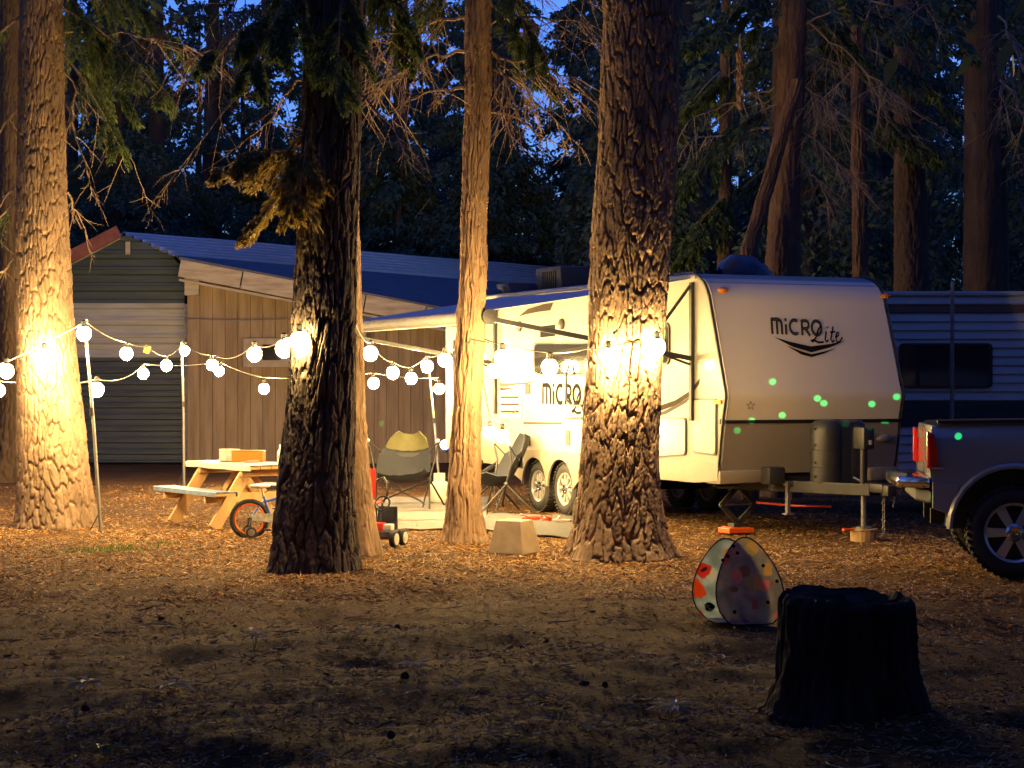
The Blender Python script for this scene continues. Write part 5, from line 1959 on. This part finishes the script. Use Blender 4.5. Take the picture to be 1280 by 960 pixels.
# propane bottle
g0 = G(550, 630)
pp = thing('propane_tank', 'white propane bottle standing left of the slender cedar', 'gas bottle', g0)
MB().lathe((0, 0, 0), (0, 0, 1), [(0, .10), (.02, .105), (.03, .13), (.07, .152), (.26, .152), (.31, .13), (.335, .07)], 26).build('vessel', MATS['tank_white'], pp, smooth=True)
col_ = MB()
for k in range(14):
    a0, a1 = R(40 + k * 20), R(40 + (k + 1) * 20)
    col_.add([(.095 * math.cos(a0), .095 * math.sin(a0), .32), (.095 * math.cos(a1), .095 * math.sin(a1), .32), (.095 * math.cos(a1), .095 * math.sin(a1), .45), (.095 * math.cos(a0), .095 * math.sin(a0), .45)], ((0, 1, 2, 3),))
col_.build('collar', MATS['tank_white'], pp, smooth=True, solid=.006)
MB().tube([(0, 0, .33), (0, 0, .42)], .018, 8).build('valve', MATS['steel'], pp)

# camp rugs
def rug(label, pts, mat, stripes):
    n_ = len(pts)
    c0 = sum((G(*p) for p in pts), Vector()) / n_
    t = thing('outdoor_rug', label, 'rug', c0)
    ab = [G(*p) - c0 for p in pts]
    gr = []
    for i in range(15):
        f = i / 14
        gr.append([ab[0].lerp(ab[1], k / 20).lerp(ab[3].lerp(ab[2], k / 20), f) + Vector((0, 0, .012 + .006 * math.sin(k * 1.1 + i * .8))) for k in range(21)])
    MB().sheet(gr).build('weave', MATS[mat], t, smooth=True, solid=.008)
    for s in stripes:
        a, b = ab[0].lerp(ab[3], s), ab[1].lerp(ab[2], s)
        row = []
        for q in (-.04, .04):
            row.append([a.lerp(b, k / 20) + (ab[3] - ab[0]).normalized() * q + Vector((0, 0, .022)) for k in range(21)])
        MB().sheet(row).build('stripe', MATS['rug_dark'], t)
    return t


rug('grey woven rug spread under the olive headrest chair', [(455, 663), (604, 661), (612, 622), (480, 622)], 'rug_grey', (.22, .5, .75))
rug('dark grey mat spread along the trailer wheels', [(596, 662), (745, 676), (735, 646), (610, 642)], 'rug_dark', ())


# clogs
def clog(loc, rz, lab):
    c = thing('clog_shoe', lab, 'shoe', loc, rz, 'red clogs on the mat')
    MB().ball((0, 0, .035), .13, 16, 10, (1.0, .42, .30)).build('upper', MATS['shoe_red'], c, smooth=True)
    MB().box((-.01, 0, .012), (.24, .09, .024)).build('sole', MATS['shoe_red'], c, bevel=.01)
    MB().tube([(-.03, -.055, .05), (-.13, -.03, .075), (-.13, .03, .075), (-.03, .055, .05)], .010, 6).build('heel_strap', MATS['shoe_red'], c, smooth=True)


clog(G(664, 651), R(15), 'red clog shoe lying across in front of the trailer wheels')
clog(G(684, 652), R(70), 'red clog shoe pointing away in front of the trailer wheels')
sh = thing('sandal', 'pale sandal lying beside the red clogs', 'shoe', G(702, 653), R(160))
MB().box((0, 0, .025), (.24, .09, .03)).build('sole', MATS['window_wood'], sh, bevel=.012)
MB().tube([(.05, -.045, .035), (.03, 0, .08), (.05, .045, .035)], .012, 6).build('strap', MATS['oilcloth_white'], sh, smooth=True)

# child's red folding chair
rc = thing('folding_chair', "child's red cloth folding chair behind the toy cart", 'chair', Vector((-1.72, 22.3, 0)), R(20))
gr = [[Vector((.18 * f, .16 - .03 * f * f, z)) for f in (-1, -.5, 0, .5, 1)] for z in (.42, .55, .68, .76)]
MB().sheet(gr).build('backrest', MATS['red_cloth'], rc, smooth=True, solid=.012)
gr = [[Vector((.18 * f, y, .36 + .03 * f * f)) for f in (-1, -.5, 0, .5, 1)] for y in (.14, 0, -.16)]
MB().sheet(gr).build('seat', MATS['red_cloth'], rc, smooth=True, solid=.012)
for s in (-1, 1):
    MB().tube([(s * .2, .17, .0), (s * .2, .17, .78)], .010, 8).build('rear_post', MATS['steel_dark'], rc)
    MB().tube([(s * .2, -.18, .0), (s * .2, .15, .36)], .010, 8).build('leg', MATS['steel_dark'], rc)
    MB().tube([(s * .2, .16, .62), (s * .23, -.02, .66), (s * .24, -.16, .60), (s * .23, -.18, .48), (s * .2, -.12, .38)], .014, 8).build('arm_loop', MATS['steel_dark'], rc, smooth=True)

# toy ride-on cart
tc_ = thing('toy_cart', 'grey toy ride on cart with steering wheel beside the orange lit cedar', 'toy cart', G(478, 682), R(-20))
MB().box((0, 0, .13), (.30, .30, .08)).build('deck', MATS['decal_grey'], tc_, bevel=.02)
MB().prism([(-.13, .10, .16), (.13, .10, .16), (.11, .14, .42), (-.11, .14, .42)], (0, .03, 0)).build('seat_back', MATS['black_plastic'], tc_, bevel=.012)
MB().box((-.02, -.06, .21), (.14, .10, .09)).build('nose_block', MATS['red_cloth'], tc_, bevel=.015)
MB().box((.09, -.04, .205), (.10, .10, .07)).build('storage_bin', MATS['tank_white'], tc_, bevel=.015)
sw_ = MB().tube([(0, -.05, .25), (0, .0, .46)], .012, 8).build('steering_column', MATS['black_trim'], tc_)
MB().tube([Vector((.085 * math.cos(2 * math.pi * k / 20), .0 + .03 * math.sin(2 * math.pi * k / 20), .46 + .075 * math.sin(2 * math.pi * k / 20))) for k in range(21)], .012, 6, caps=False).build('steering_wheel', MATS['black_plastic'], sw_, smooth=True)
for x, y in ((-.19, -.12), (.19, -.12), (-.19, .12), (.19, .12)):
    w = MB().lathe((x, y, .085), (1, 0, 0), [(-.03, .05), (-.03, .08), (-.022, .086), (.022, .086), (.03, .08), (.03, .05)], 22).build('wheel', MATS['rubber'], tc_, smooth=True)
    MB().lathe((x, y, .085), (1, 0, 0), [(-.034, .03), (-.032, .062), (.032, .062), (.034, .03)], 20).build('wheel_disc', MATS['tank_white'], w, smooth=True)
MB().tube([(-.19, -.12, .085), (.19, -.12, .085)], .012, 6).tube([(-.19, .12, .085), (.19, .12, .085)], .012, 6).build('axle', MATS['red_cloth'], tc_)

# ================================================================== festoon poles and lights
def pole(x, y0, Y, ytop, lab, lean=0.0, rad=.021):
    b = Vector(((x - CX) / F * Y, Y, 0))
    t = thing('light_pole', lab, 'pole', b, 0, 'festoon light poles')
    top = P(x + lean, ytop, Y) - b
    MB().tube([(0, 0, 0), top * .5 + Vector((.01, 0, 0)), top], [rad, rad * .95, rad * .8], 10).build('shaft', MATS['pole_grey'], t, smooth=True)
    MB().tube([top * .55, top * .59], rad * 1.3, 10).build('collar', MATS['black_trim'], t)
    MB().tube([(-.0, 0, .25), (-.12, -.02, .02)], .008, 6).build('ground_spike', MATS['steel_dark'], t)
    MB().tube([top, top + Vector((.03, -.03, .03)), top + Vector((.05, -.05, 0))], .006, 6).build('hook', MATS['steel'], t)
    return b + top


POLE1 = pole(126, 664, 22.8, 402, 'light pole beside the big pine', -20)
POLE2 = pole(230, 600, 33.0, 428, 'light pole in front of the plank wall corner', -3, .026)
POLE3 = pole(550, 590, 31.0, 458, 'light pole left of the slender cedar', -14, .022)

BULB = MB().ball((0, 0, 0), .084, 16, 10, (1, 1, 1.06)).mesh('bulb', smooth=True)
BULB.materials.append(MATS['bulb_glow'])
SOCK = MB().lathe((0, 0, .076), (0, 0, 1), [(-.004, .040), (.012, .040), (.016, .030), (.07, .030), (.085, .012)], 12).mesh('socket', smooth=True)
SOCK.materials.append(MATS['wire_black'])


def festoon(label, nodes, bulbs, mat='wire_black', tags=()):
    """nodes: wire support pixels (x, y, Y); bulbs: (x, y, Y)"""
    o = P(*nodes[0])
    b0 = Vector((o.x, o.y, 0))
    t = thing('string_light', label, 'string lights', b0, 0, 'festoon light strings')
    pts = []
    for (a, b) in zip(nodes[:-1], nodes[1:]):
        pa, pb_ = P(*a), P(*b)
        sag = .03 * (pb_ - pa).length
        for k in range(8):
            f = k / 8
            pts.append(pa.lerp(pb_, f) - Vector((0, 0, sag * 4 * f * (1 - f) * .5)) - b0)
    pts.append(P(*nodes[-1]) - b0)
    MB().tube(pts, .0075, 5).build('wire', MATS[mat], t, smooth=True)
    for (x, y, Y) in bulbs:
        w = link('bulb', BULB, None, t)
        w.location = P(x, y, Y) - b0
        link('socket', SOCK, None, w)
        # drop wire up to the festoon line
        top = w.location + Vector((0, 0, .13))
        near = min(pts, key=lambda p: (p - top).length)
        if (near - top).length < 1.2:
            MB().tube([Vector((0, 0, .12)), near - w.location], .004, 4).build('drop_wire', MATS[mat], w)
    for (x, y, Y) in tags:
        MB().box(P(x, y, Y) - b0, (.09, .006, .11), Matrix.Rotation(.3, 3, 'Y')).build('paper_tag', MATS['tag_yellow'], t)
    return t


festoon('string of bulbs from the big pine over two poles to the fir',
        [(-60, 470, 22.0), (8, 452, 22.4), (55, 428, 23.2), (107, 402, 22.75), (158, 428, 25.5), (184, 433, 27), (208, 445, 29.5), (228, 428, 33.0), (268, 444, 29.0), (318, 431, 22.5), (355, 423, 19.0), (374, 414, 17.82)],
        [(8, 464, 22.4), (55, 445, 23.08), (105, 417, 22.6), (158, 442, 25.5), (208, 457, 29.5), (231, 438, 32.8), (265, 456, 29.2), (318, 443, 22.5), (355, 436, 19.0), (374, 426, 17.80)], 'wire_white', [(184, 437, 27)])
festoon('lower string of bulbs drooping past the picnic table',
        [(-60, 492, 25), (-6, 476, 25), (60, 478, 25), (121, 474, 22.9), (180, 455, 30), (274, 452, 33), (330, 472, 31), (467, 466, 29), (548, 472, 31)],
        [(-2, 488, 25), (121, 487, 22.9), (179, 467, 30), (274, 464, 33), (330, 486, 31), (467, 479, 29), (549, 486, 30.8)], 'wire_white')
festoon('string of bulbs from the fir under the awning edge to the slender cedar',
        [(444, 405, 18.2), (463, 428, 22), (491, 452, 26), (514, 459, 28), (534, 445, 27), (558, 436, 24), (590, 424, 20.8), (612, 428, 20.75)],
        [(463, 442, 22), (491, 466, 26), (514, 473, 28), (534, 458, 27), (556, 450, 24)])
festoon('string of bulbs from the slender cedar along the trailer window to the thick pine',
        [(606, 424, 20.7), (632, 432, 20.6), (690, 441, 20.2), (735, 436, 19.4), (762, 433, 18.95), (800, 424, 18.95), (826, 415, 19.3)],
        [(628, 447, 20.6), (618, 463, 22.8), (687, 459, 20.2), (761, 446, 18.98), (821, 434, 19.12)])
festoon('short string of bulbs hung low on the trailer wall beside the doorway',
        [(600, 455, 26.0), (612, 520, 25.6), (628, 528, 25.0), (648, 510, 24.6)],
        [(612, 541, 25.6), (628, 545, 25.0)])

# blue lamp on the third pole
bl = thing('blue_lamp', 'small glowing blue lamp hung on the pole beside the cedar', 'lamp', P(556, 566, 30.6))
MB().ball((0, 0, .13), .075, 14, 10).build('globe', MATS['blue_led'], bl, smooth=True)
MB().lathe((0, 0, 0), (0, 0, 1), [(0, .05), (.05, .055), (.06, .04)], 14).build('lamp_base', MATS['black_plastic'], bl, smooth=True)
MB().tube([(-.09, .3, .05), (0, 0, .03)], .01, 6).build('bracket', MATS['steel_dark'], bl)

# laser star projector off to the side: its green dots fall on the trailer and trees
lp = thing('laser_projector', 'small black garden laser projector on a tall stake', 'projector', (-3.0, -1.12, 0))
MB().lathe((0, 0, 1.1), (0, 1, 0), [(-.09, .045), (-.07, .05), (.08, .05), (.09, .04)], 16).build('housing', MATS['black_plastic'], lp, smooth=True)
MB().tube([(0, 0, -.05), (0, 0, 1.06)], .012, 8).build('stake', MATS['steel_dark'], lp)
LPOS = Vector((-3.0, -1.0, 1.10))
dots = []
for x, y, Yd in ((966, 477, 0), (978, 519, 0), (940, 526, 0), (922, 538, 0), (1030, 504, 0), (1022, 498, 0), (1068, 527, 0), (1090, 505, 0), (1121, 496, 0),
                 (1140, 521, 25.9), (1245, 521, 25.8), (1195, 546, 17.3), (1155, 622, 17.1), (806, 495, 19.15), (784, 489, 19.0), (476, 530, 41.3), (540, 515, 41.5), (690, 495, 23.3)):
    if Yd == 0:
        u, zz = front(x, y)
        q = world(u, nose_t(zz), zz)
    else:
        q = P(x, y, Yd)
    dots.append((q - LPOS).normalized())
ld = bpy.data.lights.new('laser_light', 'POINT')
ld.energy = 1.0
ld.color = (.03, 1.0, .25)
ld.shadow_soft_size = 0.0
ld.use_nodes = True
nt = ld.node_tree
em = nt.nodes['Emission']
tcn = nt.nodes.new('ShaderNodeTexCoord')
acc = None
for i, d in enumerate(dots):
    dp = nt.nodes.new('ShaderNodeVectorMath')
    dp.operation = 'DISTANCE'
    nt.links.new(tcn.outputs['Normal'], dp.inputs[0])
    dp.inputs[1].default_value = d
    ls = nt.nodes.new('ShaderNodeMath')
    ls.operation = 'LESS_THAN'
    ls.inputs[1].default_value = .0016
    nt.links.new(dp.outputs['Value'], ls.inputs[0])
    if acc is None:
        acc = ls
    else:
        ad = nt.nodes.new('ShaderNodeMath')
        ad.operation = 'ADD'
        nt.links.new(acc.outputs[0], ad.inputs[0])
        nt.links.new(ls.outputs[0], ad.inputs[1])
        acc = ad
ml = nt.nodes.new('ShaderNodeMath')
ml.operation = 'MULTIPLY'
ml.inputs[1].default_value = 36000.0
nt.links.new(acc.outputs[0], ml.inputs[0])
nt.links.new(ml.outputs[0], em.inputs['Strength'])
lo = bpy.data.objects.new('laser_light', ld)
COL.objects.link(lo)
lo.parent = lp
lo.location = (0, .12, 1.10)


# ================================================================== small plants and cones on the foreground
def seedling(x, y, h, n, seed, lab, mat='leaf_seedling', leaf=.07):
    g = G(x, y)
    g.z = float(ground_height(np.array([g.x]), np.array([g.y]))[0])
    rng = random.Random(seed)
    t = thing('seedling', lab, 'plant', g, 0, 'seedlings on the forest floor')
    st_ = MB()
    lf = MB()
    for k in range(n):
        a = rng.uniform(0, 6.28)
        hh = h * rng.uniform(.6, 1)
        top = Vector((.03 * math.cos(a), .03 * math.sin(a), hh))
        st_.tube([(0, 0, -.01), top * .5 + Vector((.005, 0, 0)), top], .0022, 4)
        for q in range(5):
            b = a + q * 1.26 + rng.uniform(-.3, .3)
            d = Vector((math.cos(b), math.sin(b), rng.uniform(-.1, .35)))
            w = Vector((-math.sin(b), math.cos(b), 0)) * leaf * .22
            l = leaf * 1.5 * rng.uniform(.7, 1.2)
            lf.add([top, top + d * l * .5 + w, top + d * l + Vector((0, 0, -.2 * l)), top + d * l * .5 - w], ((0, 1, 2, 3),))
    st_.build('stem', MATS['dead_twig'], t)
    lf.build('leaves', MATS[mat], t)


seedling(104, 862, .05, 3, 1, 'flat pale seedling sprouting from bare dark dirt', leaf=.10)
seedling(215, 872, .06, 3, 2, 'pale seedling with narrow leaves next to the flat one', leaf=.08)
seedling(318, 822, .12, 3, 3, 'upright seedling with a yellowish lower leaf', leaf=.07)
seedling(838, 893, .07, 6, 4, 'bushy pale seedling beside the stump', leaf=.08)
seedling(132, 938, .06, 3, 5, 'small green seedling in the darkest dirt', 'leaf_near', .06)
seedling(520, 852, .05, 3, 6, 'thin pale seedling lying low among twigs', leaf=.07)

# grass patch by the pine
rng = np.random.default_rng(12)
n = 420
cxy = np.array([[G(150, 686).x, G(150, 686).y], [G(190, 680).x, G(190, 680).y], [G(120, 688).x, G(120, 688).y]])[rng.integers(0, 3, n)]
xy = cxy + rng.normal(size=(n, 2)) * np.array([.26, .16])
p = np.concatenate([xy, ground_height(xy[:, 0], xy[:, 1])[:, None]], 1)
d = np.concatenate([rng.normal(size=(n, 2)) * .5, np.ones((n, 1))], 1)
d /= np.linalg.norm(d, axis=1)[:, None]
ln = rng.uniform(.03, .07, n)
tag(link('grass_patch', leaves_mesh('grass_patch', p, d, ln, ln * .08, rng), leaf_mat('leaf_grass', (.07, .13, .02), (.12, .20, .03), (.20, .26, .05))), 'small green grass patch in front of the big pine', 'grass', kind='stuff')

# fallen twigs
for i in range(46):
    r_ = random.Random(900 + i)
    y = 8.6 + 11 * r_.random() ** 1.1
    x = (r_.random() - .5) * y * .54
    gz = float(ground_height(np.array([x]), np.array([y]))[0])
    a, l = r_.uniform(0, 6.28), r_.uniform(.10, .34)
    mb = MB()
    q = Vector((0, 0, .012))
    pts = [q]
    for k in range(4):
        a += r_.gauss(0, .3)
        q = q + Vector((math.cos(a), math.sin(a), r_.gauss(0, .06))) * l / 4
        pts.append(q)
    mb.tube(pts, [.006, .005, .005, .004, .002], 5)
    mb.tube([pts[2], pts[2] + Vector((math.cos(a + .8), math.sin(a + .8), .1)) * l * .3], [.003, .0015], 4)
    o = mb.build('fallen_twig', MATS['dead_twig'] if i % 3 else M('pale_twig', (.5, .38, .24), (.36, .26, .16), 6, .9))
    o.location = (x, y, gz)
    tag(o, 'thin dry twig fallen on the dirt' if i % 3 else 'pale bare twig fallen on the dirt', 'twig', 'twigs on the forest floor' if i % 3 else 'pale twigs on the forest floor')


# pine cones
cone = MB()
for k in range(9):
    z = .008 + k * .009
    r_ = .026 * math.sin(math.pi * (k + 1.2) / 11) + .004
    for i in range(7):
        a = 2 * math.pi * (i + .5 * (k % 2)) / 7
        d_ = Vector((math.cos(a), math.sin(a), .35))
        w_ = Vector((-math.sin(a), math.cos(a), 0)) * r_ * .5
        c_ = Vector((0, 0, z))
        cone.add([c_, c_ + d_ * r_ * .7 + w_, c_ + d_ * r_ * 1.25, c_ + d_ * r_ * .7 - w_], ((0, 1, 2, 3),))
cone.tube([(0, 0, .004), (0, 0, .045), (0, 0, .09)], [.008, .010, .004], 6)
CONE = cone.mesh('pine_cone', solid=.002)
CONE.materials.append(M('cone_brown', (.10, .055, .03), (.05, .028, .017), 12, .9))
for i in range(16):
    r_ = random.Random(1500 + i)
    y = 8.8 + 12 * r_.random()
    x = (r_.random() - .5) * y * .52
    o = link('pine_cone', CONE)
    sc_ = r_.uniform(.45, .75)
    o.scale = (sc_, sc_, sc_)
    o.rotation_euler = (R(90) + r_.gauss(0, .2), 0, r_.uniform(0, 6.28))
    o.location = (x, y, float(ground_height(np.array([x]), np.array([y]))[0]) + .024 * sc_)
    tag(o, 'small dark pine cone lying on the dirt', 'pine cone', 'pine cones on the forest floor')
